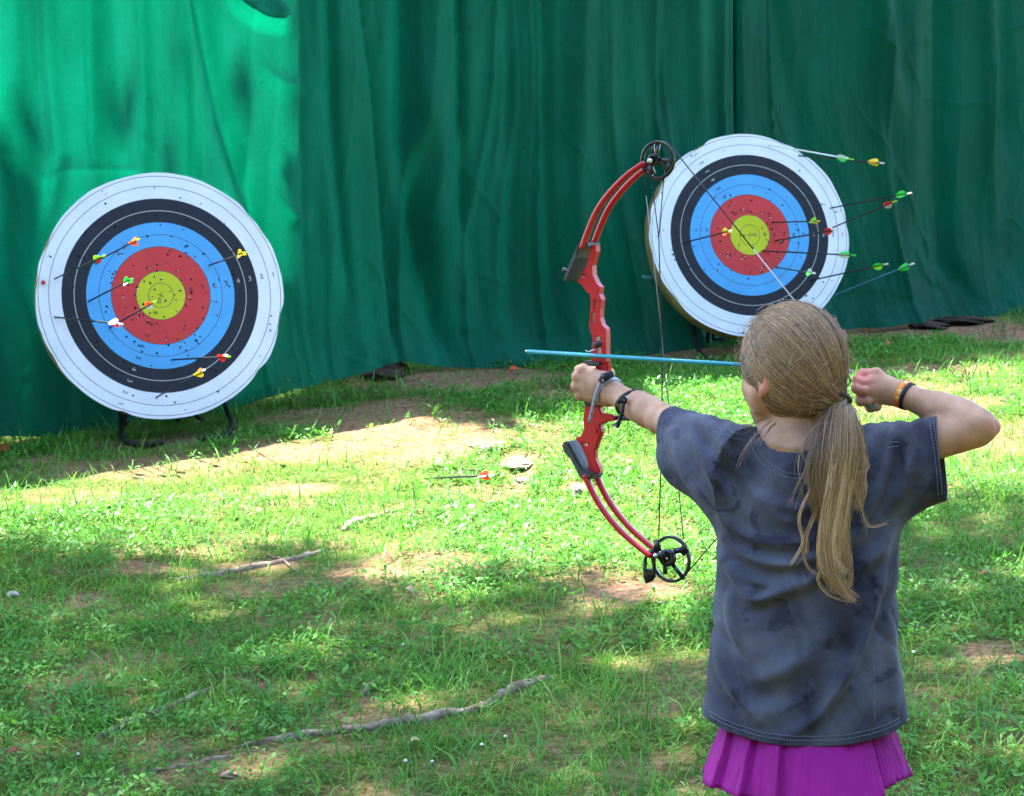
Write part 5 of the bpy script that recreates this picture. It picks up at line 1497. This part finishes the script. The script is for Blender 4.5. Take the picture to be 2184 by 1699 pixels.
# split limbs
def limb(path, name):
    pl = spline([np.array(q) for q in path], 22)
    for s in (-1, 1):
        mb = MB()
        hw, th_ = .0075, .0050
        c = np.array([Bp(a, b, 0) + BN * s * .0215 for a, b in pl])
        T = np.gradient(c, axis=0); T /= np.linalg.norm(T, axis=1)[:, None]
        Nn = np.cross(T, BN); V = []
        prof = [(-1, -.6), (-.6, -1), (.6, -1), (1, -.6), (1, .6), (.6, 1), (-.6, 1), (-1, .6)]
        for a, b in prof: V.append(c + BN * a * hw + Nn * b * th_ * np.linspace(1.15, .95, len(c))[:, None])
        V = np.stack(V, 1).reshape(-1, 3); n_ = len(c); i = np.arange(n_ - 1)[:, None] * 8; j = np.arange(8)[None]; k = (j + 1) % 8
        mb.add(V, [np.stack([i + j, i + k, i + 8 + k, i + 8 + j], -1).reshape(-1, 4), np.arange(8)[None, ::-1].copy(), (np.arange(8) + (n_ - 1) * 8)[None]])
        mb.build('limb', m_limb, bow)
limb([z3(*q) for q in [(598, 840), (612, 786), (655, 672), (712, 556), (798, 444), (892, 350), (960, 297), (1012, 262)]], 'u')
limb([z4(*q) for q in [(612, 845), (628, 880), (677, 985), (757, 1110), (857, 1226), (958, 1316), (1020, 1366), (1062, 1396)]], 'l')

def disc_part(mb, cx, cy, r_out, r_in, off, wdt, a0=0, a1=2 * math.pi, n=48, ex=1.0):
    """flat ring in the bow plane, centre given in photo points, radii in metres"""
    c = Bp(cx, cy, off); a = np.linspace(a0, a1, n, endpoint=(a1 - a0) < 6.2)
    closed = (a1 - a0) > 6.2
    rows = []
    e1 = -BD; e2 = np.array([0, 0, 1.0])
    for (r, o) in ((r_in, -wdt), (r_out - .0015, -wdt), (r_out, -wdt * .6), (r_out - .0022, 0), (r_out, wdt * .6), (r_out - .0015, wdt), (r_in, wdt)):
        rows.append(c + BN * o + r * (np.cos(a)[:, None] * e1 * ex + np.sin(a)[:, None] * e2))
    V = np.concatenate(rows); nr = len(rows); nn = len(a)
    i = np.arange(nr)[:, None]; j = np.arange(nn if closed else nn - 1)[None]
    q = np.stack([i * nn + j, i * nn + (j + 1) % nn, ((i + 1) % nr) * nn + (j + 1) % nn, ((i + 1) % nr) * nn + j], -1).reshape(-1, 4)
    mb.add(V, q)
def spoke(mb, a, b, w_, off, d=.003):
    p, q = Bp(*a, off), Bp(*b, off); ax = nrm(q - p); s_ = nrm(np.cross(ax, BN))
    V, Fq = box((p + q) / 2, [ax, s_, BN], [np.linalg.norm(q - p) / 2, w_, d]); mb.add(V, Fq)
# upper cam
cm = MB()
disc_part(cm, 1403, 342, .0405, .0345, 0, .0045)
spoke(cm, (1391, 303), (1393, 336), .0034, 0); spoke(cm, (1405, 306), (1399, 338), .0034, 0); spoke(cm, (1396, 342), (1435, 345), .0055, 0); spoke(cm, (1375, 352), (1400, 340), .006, 0)
disc_part(cm, 1404, 366, .021, .0165, 0, .0035); spoke(cm, (1385, 352), (1392, 372), .006, 0); spoke(cm, (1428, 346), (1422, 368), .006, 0)
disc_part(cm, 1394, 341, .013, .004, 0, .006)
cm.build('cam', m_cam, bow)
ax_ = MB()
V, Fc = tube([Bp(1386, 344, .032), Bp(1386, 344, -.032)], .0062, 14); ax_.add(V, Fc)
V, Fc = tube([Bp(1398, 332, .014), Bp(1398, 332, -.03)], .006, 10); ax_.add(V, Fc)
ax_.build('axle', m_cam, bow)
sv = MB(); V, Fc = tube([Bp(1386, 344, .032), Bp(1386, 344, .034)], [.0056, .005], 14); sv.add(V, Fc); sv.build('axle_cap', m_steel, bow)
# lower cam: string wheel plus cable module loop with a solid lower lobe
cm = MB()
disc_part(cm, 1431, 1193, .0500, .0440, -.004, .0045, ex=.93)
disc_part(cm, 1424, 1190, .019, .004, 0, .007)
spoke(cm, (1434, 1203), (1459, 1235), .004, -.002); spoke(cm, (1405, 1178), (1400, 1152), .006, 0); spoke(cm, (1438, 1176), (1462, 1172), .006, -.002); spoke(cm, (1452, 1168), (1464, 1180), .009, -.002)
spoke(cm, (1418, 1203), (1419, 1225), .004, 0)
cm.build('cam', m_cam, bow)
cm = MB()
lobe = [(1397, 1240), (1404, 1230), (1405, 1210), (1404, 1190), (1400, 1172), (1392, 1170), (1385, 1178), (1380, 1192), (1379, 1212), (1381, 1232), (1386, 1243)]
extrude(lobe, .010, .018, cm, [[(1399, 1212), (1400, 1195), (1396, 1182), (1390, 1182), (1386, 1192), (1385, 1212)]], .0012)
cm.build('cable_module', m_cam, bow)
ax_ = MB(); V, Fc = tube([Bp(1398, 1186, .032), Bp(1398, 1186, -.032)], .0058, 14); ax_.add(V, Fc); V, Fc = tube([Bp(1410, 1186, .022), Bp(1410, 1186, -.03)], .010, 12); ax_.add(V, Fc); ax_.build('axle', m_cam, bow)
sv = MB(); V, Fc = tube([Bp(1398, 1186, .032), Bp(1398, 1186, .034)], [.005, .0045], 14); sv.add(V, Fc); sv.build('axle_cap', m_steel, bow)
# strings and cables
def line(pts, r, m, name):
    mb = MB(); V, Fc = tube(pts, r, 6); mb.add(V, Fc); return mb.build(name, m, bow)
s0 = Bp(1436, 318, 0); s1 = NK.copy(); ssplit = s0 + (s1 - s0) * .46
line([s0, ssplit], .0014, m_string, 'bowstring'); line([ssplit, s0 + (s1 - s0) * .94], .0014, m_pale, 'string_serving'); line([s0 + (s1 - s0) * .94, s1 - [0, 0, .02]], .0017, m_string, 'nocking_serving')
line([s1 - [0, 0, .02], Bp(1464, 1224, -.004)], .0013, m_string, 'bowstring')
line([Bp(1389, 380, .006), Bp(1405, 506, 0)], .0012, m_string, 'cable_yoke'); line([Bp(1416, 381, -.006), Bp(1405, 506, 0)], .0012, m_string, 'cable_yoke')
line([Bp(1405, 506, 0), Bp(1409, 640, -.002), Bp(1412, 790, -.006), Bp(1412, 900, -.004), Bp(1405, 1150, .006)], .0014, m_string, 'cable')
line([Bp(1374, 373, .006), Bp(1378, 418, .004)], .0012, m_string, 'cable'); line([Bp(1378, 418, .004), Bp(1409, 688, -.004)], [.0009, .0014], m_pale, 'cable_serving')
line([Bp(1409, 688, -.004), Bp(1417, 790, -.008), Bp(1427, 870, -.008), Bp(1446, 1030, -.006), Bp(1458, 1152, -.004)], .0013, mat('grey cable', (0.13, 0.13, 0.13), 0.6), 'cable')
# cable rod, rest, sight hardware, stabiliser boss
cr = MB(); V, Fc = tube([Bp(*z4(770, 465), -.004), Bp(*z4(1030, 470), -.012)], .0052, 10); cr.add(V, Fc); cr.build('cable_rod', m_pocket, bow)
ar = MB(); V, Fc = tube([Bp(*z3(640, 1500), .020), Bp(*z3(668, 1492), .012), Bp(*z3(690, 1490), -.01)], [.006, .0075, .004], 10); ar.add(V, Fc); ar.build('cushion_plunger', m_pocket, bow)
ar = MB(); V, Fc = tube(spline([Bp(*z3(665, 1525), .012), Bp(*z3(630, 1532), .02), Bp(*z3(600, 1545), .026), Bp(*z3(583, 1533), .028)], 10), .0013, 6); ar.add(V, Fc); ar.build('arrow_rest', m_steel, bow)
bl_ = MB(); V, Fc = tube([Bp(*z3(446, 985), 0), Bp(*z3(434, 1000), 0)], [.008, .006], 10); bl_.add(V, Fc); bl_.build('limb_bolt', m_pocket, bow)

# arrow on the string
tip = Bp(1125, 750, 0.012); dirA = nrm(NK + BN * .006 - tip)
root = thing('arrow', 'teal arrow nocked on the red bow and pointing left', 'arrow', tip)
root.rotation_mode = 'QUATERNION'; root.rotation_quaternion = Vector(dirA).to_track_quat('Z', 'Y')
ln = np.linalg.norm(NK - tip)
mb = MB(); V, Fc = tube([[0, 0, 0], [0, 0, .001], [0, 0, .012], [0, 0, .0121], [0, 0, ln - .02]], [.0036, .0042, .0042, .0044, .0044], 12); mb.add(V, Fc)
mb.build('shaft', AC['teal'], root, local=True)
mb = MB(); V, Fc = tube([[0, 0, -.004], [0, 0, 0]], [.0030, .0034], 10); mb.add(V, Fc); mb.build('point', m_steel, root, local=True)
o = bpy.data.objects.new('nock', arrow_mesh('nock', 'white')); COL.objects.link(o); o.parent = root; o.location = (0, 0, ln - .70)
for i in range(3):
    o = bpy.data.objects.new('vane', arrow_mesh('vane', ('green', 'white', 'green')[i])); COL.objects.link(o); o.parent = root; o.rotation_euler = (0, 0, 1 + i * 2.0944); o.location = (0, 0, ln - .70)

# ------------------------------------------------------------------ roots, twigs, stones, leaves
m_bark = mat('weathered root', (0.2, 0.16, 0.13), 0.9, 0.15)
noise_var(m_bark, [(0.3, (0.09, 0.058, 0.04)), (0.5, (0.22, 0.155, 0.112)), (0.7, (0.38, 0.30, 0.24))], 18, 8, stretch=(1, 1, 1), bump=0.9, bscale=60)
def root_obj(pts, r0, label, name='tree_root', seed=0, sink=.35, mt=None, cat='tree root', group='tree roots in the grass'):
    g = np.random.default_rng(seed)
    pl = spline([G(*q)[:2] for q in pts], 60)
    z = gh(pl[:, 0], pl[:, 1])
    t = np.linspace(0, 1, 60)
    r = .86 * r0 * (np.sin(np.clip(t * .94 + .03, 0, 1) * math.pi) ** .45) * (.7 + .6 * fbm(t * 7 + seed, t * 0, seed, 3))
    p = np.stack([pl[:, 0] + .006 * (fbm(t * 12, t * 0 + 2, seed + 1, 2) - .5), pl[:, 1], z + r * (1 - 2 * sink) + .012 * (fbm(t * 5, t * 0 + 5, seed + 3, 2) - .6)], -1)
    V, Fc = tube(p, r, 14)
    V = V + .012 * (fbm(V[:, 0] * 40, V[:, 2] * 60 + V[:, 1] * 8, seed + 4, 3) - .5)[:, None] * np.array([.3, .3, 1]) * (r0 / .02)
    o = MB().add(V, Fc).build(name, mt or m_bark)
    return tag(o, label, cat, group)
root_obj([(500, 1596), (600, 1578), (700, 1565), (830, 1550), (930, 1532), (1010, 1520), (1060, 1492), (1110, 1466), (1190, 1440)], .023, 'longest weathered tree root snaking across the lower middle of the lawn', seed=1)
root_obj([(375, 1240), (450, 1228), (560, 1208), (640, 1192), (705, 1170)], .019, 'grey tree root on the left lawn with a forked twig lying across it', seed=2)
root_obj([(730, 1134), (755, 1118), (800, 1105), (860, 1088)], .022, 'short pale root just below the arrow stuck in the sunlit grass', seed=3)
root_obj([(196, 1578), (235, 1560), (280, 1540), (330, 1520), (400, 1492), (450, 1468)], .014, 'thin root at the lower left, upper of the two faint roots', seed=4, sink=.5)
root_obj([(310, 1655), (360, 1640), (420, 1628), (500, 1610)], .012, 'faint half-buried root running on leftward from the longest root', seed=5, sink=.55)
root_obj([(770, 1487), (785, 1470), (808, 1452)], .014, 'stub of root poking out above the longest root', seed=6)
tw = root_obj([(562, 1182), (585, 1194), (605, 1200), (622, 1214), (638, 1226)], .006, 'thin forked twig lying across the grey root', 'twig', 7, sink=-.6, cat='twig', group=None)
root_obj([(1215, 795), (1240, 800), (1262, 808), (1290, 816)], .004, 'thin dry twig standing out beside the bow hand', 'twig', 8, sink=-2.5, cat='twig', group=None)

m_stone = mat('stone', (0.35, 0.32, 0.29), 0.9, 0.2)
noise_var(m_stone, [(0.3, (0.17, 0.115, 0.08)), (0.7, (0.33, 0.26, 0.2))], 14, 7, bump=0.7)
m_darkstone = mat('dark earth and stone', (0.07, 0.06, 0.05), 0.95, 0.1)
noise_var(m_darkstone, [(0.3, (0.022, 0.015, 0.011)), (0.7, (0.075, 0.055, 0.042))], 12, 7, bump=0.9)
def stone(px, py, wpx, hpx, dep, label, seed, mt=None, name='stone', cat='stone', sink=.3, group=None):
    c = G(px, py); Y = c[1]; rx = wpx / F * Y; rz = hpx / F * Y
    nu, nv_ = 40, 22; th = np.linspace(0, 2 * math.pi, nu, endpoint=False); ph = np.linspace(0.02, math.pi - .02, nv_)
    TH, PH = np.meshgrid(th, ph); x, y, z = np.sin(PH) * np.cos(TH), np.sin(PH) * np.sin(TH), np.cos(PH)
    k = 1 + .9 * (fbm(x * 1.5 + seed + z, y * 1.5 + z * 1.3, seed, 4) - .5)
    V = np.stack([c[0] + x * k * rx, c[1] + y * k * dep, c[2] + (z * k + 1 - 2 * sink) * rz], -1).reshape(-1, 3)
    i = np.arange(nv_ - 1)[:, None] * nu; j = np.arange(nu)[None]; kk = (j + 1) % nu
    q = np.stack([i + j, i + nu + j, i + nu + kk, i + kk], -1).reshape(-1, 4)
    o = mesh_np(name, V, q, mt or m_stone)
    return tag(o, label, cat, group)
stone(1105, 985, 36, 7, .24, 'pale flat stone in the sunlit grass right of the grounded arrow', 1, sink=.55)
stone(1120, 1025, 28, 6, .12, 'small pale stone in front of the flat stone near the grounded arrow', 2, sink=.55)
stone(1040, 950, 36, 7, .16, 'low pale stone in the sunlit grass behind the grounded arrow', 3, sink=.55)
stone(1235, 1050, 26, 14, .12, 'grey stone in the grass behind the lower bow limb', 4, sink=.45)
stone(820, 800, 50, 26, .22, 'dark earth-covered stone under the left tarp hem', 5, m_darkstone, sink=.45)
stone(2055, 688, 60, 9, .2, 'wide dark stone below the right tarp hem', 6, m_darkstone, sink=.35)
stone(1985, 697, 40, 7, .2, 'smaller dark stone left of the wide dark stone below the tarp hem', 9, m_darkstone, sink=.35)
stone(28, 1272, 13, 8, .03, 'whitish rounded stone at the left edge of the lawn', 7, mat('pale stone', (0.36, 0.31, 0.28), 0.8), sink=.3)
stone(488, 1658, 19, 8, .022, 'reddish flat stone at the bottom left of the lawn', 8, mat('reddish stone', (0.33, 0.2, 0.16), 0.85), sink=.2)
m_chip = mat('dry wood chip', (0.5, 0.38, 0.26), 0.8)
def leaf(px, py, lpx, ang, label, col, name='fallen_leaf', cat='leaf', wr=.45, lift=.02):
    c = G(px, py) + [0, 0, lift]; ln_ = lpx / F * c[1]
    t = np.linspace(0, 1, 9); wv = ln_ * wr * np.sin(t * math.pi) ** .8 * .5 + 1e-4
    d = np.array([math.cos(ang), math.sin(ang) * .3, .35 * math.sin(ang)]); s_ = nrm(np.cross(d, [0.2, -.6, 1]))
    mid_ = c + d * ((t - .5) * ln_)[:, None] + np.array([0, 0, .25 * ln_]) * (np.sin(t * math.pi)[:, None] - .5)
    cup = np.array([0, 0, .35])
    V = np.concatenate([mid_ - s_ * wv[:, None] + cup * wv[:, None], mid_, mid_ + s_ * wv[:, None] + cup * wv[:, None]])
    i = np.arange(8); q = np.concatenate([np.stack([i, i + 1, i + 10, i + 9], -1), np.stack([i + 9, i + 10, i + 19, i + 18], -1)])
    m = mat('leaf', col, 0.6); o = mesh_np(name, V, q, m)
    sol = o.modifiers.new('thickness', 'SOLIDIFY'); sol.thickness = .0012
    return tag(o, label, cat)
leaf(1095, 797, 26, .1, 'orange-red fallen leaf on the bare strip below the left tarp hem', (0.65, 0.07, 0.02))
leaf(8, 972, 36, .3, 'red leaf at the foot of the tarp at the left edge', (0.3, 0.025, 0.015), wr=.6)
leaf(872, 1273, 34, -.8, 'curled brown leaf on the lawn below the bare soil patch', (0.33, 0.2, 0.14))
leaf(248, 1110, 22, .5, 'pale dry leaf in the half-shaded grass on the left', (0.55, 0.42, 0.25))
leaf(884, 1587, 30, .3, 'light brown wood chip below the longest root', (0.5, 0.33, 0.18), 'wood_chip', 'wood chip', .35, .008)
leaf(35, 1620, 40, -.3, 'dark red leaf in the grass at the lower left edge', (0.2, 0.03, 0.02))
leaf(1895, 752, 22, 1.2, 'rust-coloured leaf behind the drawing hand', (0.45, 0.12, 0.03), lift=.05)
leaf(2100, 1235, 24, .2, 'reddish leaf in the shaded grass under the right elbow', (0.35, 0.13, 0.08))
leaf(1412, 1296, 30, -.9, 'brown bark flake on the bare soil under the lower cam', (0.3, 0.2, 0.14), 'bark_flake', 'bark', .3, .01)

# clover heads
m_clover = mat('white clover', (0.75, 0.74, 0.68), 0.7)
for i, (a, b) in enumerate([(310, 1475), (166, 1635), (1078, 1598), (1028, 1615), (865, 1650), (922, 1652), (860, 1398), (1948, 1415)]):
    c = G(a, b); g = np.random.default_rng(i)
    mb = MB()
    for k in range(26):
        d = g.normal(size=3); d[2] = abs(d[2]) * .9; d = nrm(d)
        V, Fc = tube([c + [0, 0, .034], c + [0, 0, .034] + d * .003, c + [0, 0, .034] + d * .0062], [.001, .0018, .0005], 5); mb.add(V, Fc)
    V, Fc = tube([c, c + [0.002, 0, .034]], .0009, 5); mb.add(V, Fc, 1)
    wh = ['beside the thin root at lower left', 'at the lower left corner', 'in the foreground grass, upper of the pair left of the skirt', 'in the foreground grass, lower of the pair left of the skirt', 'at the bottom edge below the longest root, left one', 'at the bottom edge below the longest root, right one', 'in the middle lawn above the longest root', 'right of the shirt hem'][i]
    tag(mb.build('clover_flower', [m_clover, m_grass]), 'white clover flower ' + wh, 'flower', 'white clover flowers')

# taller leafy weeds at the foot of the tarp
m_weed = mat('weed leaf', (0.07, 0.17, 0.03), 0.5)
add_translucent(m_weed, None, 0.4, (0.12, 0.28, 0.03))
WP = [(655, 862, 60, 'below the tarp, right of the lower target'), (760, 845, 42, 'left of the dark stone under the tarp hem'), (1180, 822, 30, 'left of the bow fist'), (240, 948, 44, 'under the left edge of the lower target'), (455, 925, 34, 'beside the curved foot of the left stand'), (90, 962, 32, 'at the far left tarp foot'),
      (2130, 716, 40, 'below the tarp hem at the right edge'), (2075, 812, 44, 'in the grass above the right elbow'), (1060, 862, 36, 'behind the arrow tip'), (1300, 925, 46, 'beside the lower riser'), (570, 918, 30, 'between the lower target and the arrow in the grass')]
for i, (a, b, hpx, wh) in enumerate(WP):
    c = G(a, b + 6); H = hpx / F * c[1]; g = np.random.default_rng(50 + i); mb = MB(); sp = []
    for st in range(9):
        az = g.random() * 6.28; ln_ = H * (.6 + .5 * g.random()); top = c + np.array([math.cos(az) * .35 * ln_, math.sin(az) * .35 * ln_, ln_]); mid_ = (c + top) / 2 + [0, 0, .15 * ln_]
        off = np.array([g.normal(0, .5) * H, g.normal(0, .3) * H, 0]); pth = spline([c + off, mid_ + off, top + off], 8)
        V, Fc = tube(pth, [.0018] * 4 + [.0012] * 4, 5, False); mb.add(V, Fc)
        for k in range(9):
            t_ = .2 + .8 * (k + g.random()) / 9; q = pth[min(7, int(t_ * 7.9))]; aa = g.random() * 6.28; l_ = H * (.14 + .16 * g.random())
            d = np.array([math.cos(aa), math.sin(aa), .5 * g.normal()]); s_ = nrm(np.cross(d, [0.1, .1, 1])) * l_ * .22
            mb.add([q, q + d * l_ * .45 + s_, q + d * l_, q + d * l_ * .45 - s_], np.array([[0, 1, 2, 3]]))
    tag(mb.build('weed_plant', m_weed, smooth=False), 'leafy green weed ' + wh, 'weed', 'leafy weeds')

# ------------------------------------------------------------------ shade trees overhead (they cast the shade on the range)
def shade_prob(px, py, is_tarp):
    """how much canopy stands between the sun and a spot, by where that spot lies on the range"""
    wob = 30 * (fbm(px * .012, py * .02, 91, 3) - .5)
    x, y = px + wob, py + wob
    if_t = np.where(x < 632, 0.0 + .06 * sstep(.5, .72, fbm(px * .014, py * .0010, 93, 3)), np.where(x < 1000, .72, .93))
    if_t = np.where((x > 870) & (x < 1010) & (y < 420), .55, if_t)
    if_t = np.where((px > 1820) & (px < 1980) & (py < 330), .55, if_t)
    if_t = np.where((px < 90) & (py > 420), .9, if_t)
    if_t = np.where(x < 632, np.maximum(if_t, .97 * sstep(640, 760, y + .12 * (px - 300))), if_t)
    low = np.interp(px, [-400, 0, 300, 640, 900, 1020, 1100, 1500, 1640, 1850, 1950, 2184, 2600], [1165, 1165, 1165, 1160, 1200, 1235, 1265, 1280, 1210, 1090, 1095, 1100, 1105])
    g = sstep(-70, 80, y + 120 * (fbm(px * .009, py * .03, 97, 3) - .5) - low)
    half = (np.exp(-(((px - 380) / 330) ** 2 + ((py - 1130) / 60) ** 2)) * .6 + np.exp(-(((px - 840) / 230) ** 2 + ((py - 1200) / 42) ** 2)) * .7 + np.exp(-(((px - 1120) / 140) ** 2 + ((py - 1300) / 22) ** 2)) * .45
            + np.exp(-(((px - 2050) / 120) ** 2 + ((py - 1340) / 40) ** 2)) * .3)
    g = np.clip(g - half - .6 * sstep(.54, .68, fbm(px * .009, py * .022, 123, 3)) * (py > 1000), 0, 1)
    up_r = (1 - sstep(-18, 18, y - np.interp(px, [1700, 1850, 2000, 2100, 2184, 2600], [770, 800, 790, 772, 760, 740]))) * (px > 1650) * .95
    up_r = np.where((px > 2000) & (np.abs(y - 722) < 18), .1, up_r)
    up_m = np.exp(-(((px - 1040) / 200) ** 2 + ((py - 862) / 26) ** 2)) * 1.0 + (py < 800) * .8 * (px < 1600)
    g = np.clip(np.maximum(np.maximum(g, up_r), up_m), 0, 1)
    g = g * np.where(y > 900, .84, 1)
    g = np.where((py > 1699) | (py < 300) , .96, g)
    return np.where(is_tarp, if_t, g)

NL = 285000
lg = np.random.default_rng(5)
cp = np.stack([lg.uniform(-9.5, 5.5, NL), lg.uniform(5.5, 27, NL), lg.uniform(11.0, 15.0, NL)], -1)
tt_ = ((cp - T0) @ TN) / (SUN @ TN)                 # distance down-sun to the tarp plane
hit_t = cp - SUN * tt_[:, None]
uu = (hit_t - T0) @ TD
zb_ = np.interp(uu, hem_u, hem_z)
is_t = (tt_ > 0) & (hit_t[:, 2] > zb_) & (hit_t[:, 2] < TOPZ)
hg_ = cp - SUN * ((cp[:, 2] - .3) / SUN[2])[:, None]
for _ in range(3):
    z_ = gh(hg_[:, 0], hg_[:, 1]); hg_ = cp - SUN * ((cp[:, 2] - z_) / SUN[2])[:, None]
hitp = np.where(is_t[:, None], hit_t, hg_)
px_, py_ = to_px(hitp)
bad = hitp[:, 1] < 2.0
px_ = np.where(bad, 1092, px_); py_ = np.where(bad, 3000, py_)
pr = shade_prob(px_, py_, is_t)
keep_ = (lg.random(NL) < pr) & (hitp[:, 1] > 2.6) & (np.abs(hitp[:, 0]) < 0.24 * hitp[:, 1] + 1.8)
cp = cp[keep_]
trunks = [(-6.2, 8.0), (-9.5, 17.0), (5.9, 8.0), (5.2, 20.5), (0.6, 23.5), (-4.6, 22.0)]
tl = ['left of the lawn beside the lower target', 'behind the left end of the tarp', 'right of the lawn beside the child', 'behind the right end of the tarp', 'behind the middle of the tarp', 'behind the tarp left of its middle']
m_leaf = mat('tree leaf', (0.05, 0.12, 0.025), 0.5, 0.3)
add_translucent(m_leaf, None, 0.35, (0.10, 0.2, 0.03))
m_trunk = mat('bark', (0.12, 0.09, 0.07), 0.95, 0.1)
noise_var(m_trunk, [(0.3, (0.05, 0.037, 0.028)), (0.7, (0.2, 0.16, 0.125))], 9, 8, stretch=(1, 1, .25), bump=1.0)
dist = np.stack([np.hypot(cp[:, 0] - a, cp[:, 1] - b) for a, b in trunks], -1) + lg.normal(0, .5, (len(cp), 6))
own = dist.argmin(1)
for ti, (tx, ty) in enumerate(trunks):
    mine = cp[own == ti]
    base = np.array([tx, ty, gzf(tx, ty) - .05])
    root = thing('shade_tree', 'tall leafy shade tree ' + tl[ti], 'tree', base, 'shade trees around the range')
    mb = MB(); topz = 14.0
    pth = spline([base, base + [.05, .02, 3.5], base + [-.04, .08, 8.2], [tx + .1, ty, topz]], 20)
    r = np.interp(np.linspace(0, 1, 20), [0, .06, .5, 1], [.34, .22, .15, .05]); V, Fc = tube(pth, r, 14); mb.add(V, Fc)
    sel = mine[lg.choice(len(mine), min(26, len(mine)), replace=False)] if len(mine) else []
    for e in sel:
        h_ = 6 + 5 * lg.random(); s_ = np.array([tx, ty, base[2] + h_]); m2 = s_ * .45 + e * .55 + [0, 0, .35]
        V, Fc = tube(spline([s_, m2, e], 8), np.linspace(.06, .012, 8), 6); mb.add(V, Fc)
    mb.build('trunk', m_trunk, root)
    n_ = len(mine)
    if not n_: continue
    a = lg.normal(size=(n_, 3)); a /= np.linalg.norm(a, axis=1)[:, None]
    b = np.cross(a, lg.normal(size=(n_, 3))); b /= np.linalg.norm(b, axis=1)[:, None]
    s1 = (.055 + .05 * lg.random(n_))[:, None]; s2 = s1 * (.55 + .25 * lg.random((n_, 1)))
    V = np.stack([mine - a * s1, mine + b * s2 - a * s1 * .1, mine + a * s1, mine - b * s2 - a * s1 * .1], 1).reshape(-1, 3)
    mesh_np('crown', V, np.arange(n_ * 4).reshape(-1, 4), m_leaf, root, smooth=False)

# ------------------------------------------------------------------ unseen leaf screen, added behind the camera to cut low sky light
wg = np.random.default_rng(77); nW = 26000
az = wg.uniform(R_(178), R_(372), nW); rr_ = wg.uniform(13, 19, nW); zz_ = wg.random(nW) ** .8 * (8.5 + 2.5 * fbm(az * 3, az * 0, 5, 3))
wc = np.stack([rr_ * np.cos(az), rr_ * np.sin(az) + 2, zz_], -1)
wc[:, 2] += gh(wc[:, 0], wc[:, 1])
a = wg.normal(size=(nW, 3)); a /= np.linalg.norm(a, axis=1)[:, None]
b = np.cross(a, wg.normal(size=(nW, 3))); b /= np.linalg.norm(b, axis=1)[:, None]
s1 = (.22 + .2 * wg.random(nW))[:, None]
V = np.stack([wc - a * s1, wc + b * s1 * .7, wc + a * s1, wc - b * s1 * .7], 1).reshape(-1, 3)
# more added leaves behind the tarps, darkening the right part and lower left
n2w = 24000
uw = wg.uniform(0.92, 9.5, n2w); dw = wg.uniform(1.6, 5.0, n2w); zw = wg.random(n2w) ** .8 * (5.5 + .3 * dw + 1.5 * fbm(uw * .8, uw * 0, 6, 3))
nn_ = 4; uw[:nn_] = wg.uniform(-3.2, 1.2, nn_); dw[:nn_] = wg.uniform(.7, 2.0, nn_); zw[:nn_] = 2.2 + wg.uniform(0, 1, nn_) * 2.2 + .8 * dw[:nn_]
n3_ = 2600; uw[nn_:nn_ + n3_] = wg.uniform(-3.6, -.1, n3_); dw[nn_:nn_ + n3_] = wg.uniform(.35, 1.3, n3_); zw[nn_:nn_ + n3_] = wg.random(n3_) ** 1.3 * (.75 + .35 * np.exp(-((uw[nn_:nn_ + n3_] + 2.6) / .5) ** 2))
wc2 = T0 + uw[:, None] * TD - dw[:, None] * TN; wc2[:, 2] = gh(wc2[:, 0], wc2[:, 1]) + zw
a = wg.normal(size=(n2w, 3)); a /= np.linalg.norm(a, axis=1)[:, None]
b = np.cross(a, wg.normal(size=(n2w, 3))); b /= np.linalg.norm(b, axis=1)[:, None]
s1 = (.16 + .12 * wg.random(n2w))[:, None]; s1[:nn_ + n3_] *= .45
V = np.concatenate([V, np.stack([wc2 - a * s1, wc2 + b * s1 * .7, wc2 + a * s1, wc2 - b * s1 * .7], 1).reshape(-1, 3)]); nW += n2w
tag(mesh_np('added_leaf_screen', V, np.arange(nW * 4).reshape(-1, 4), m_leaf, smooth=False), 'unseen leaf screen added behind the camera and the tarps to block light', 'added_leaf_screen', kind='stuff')
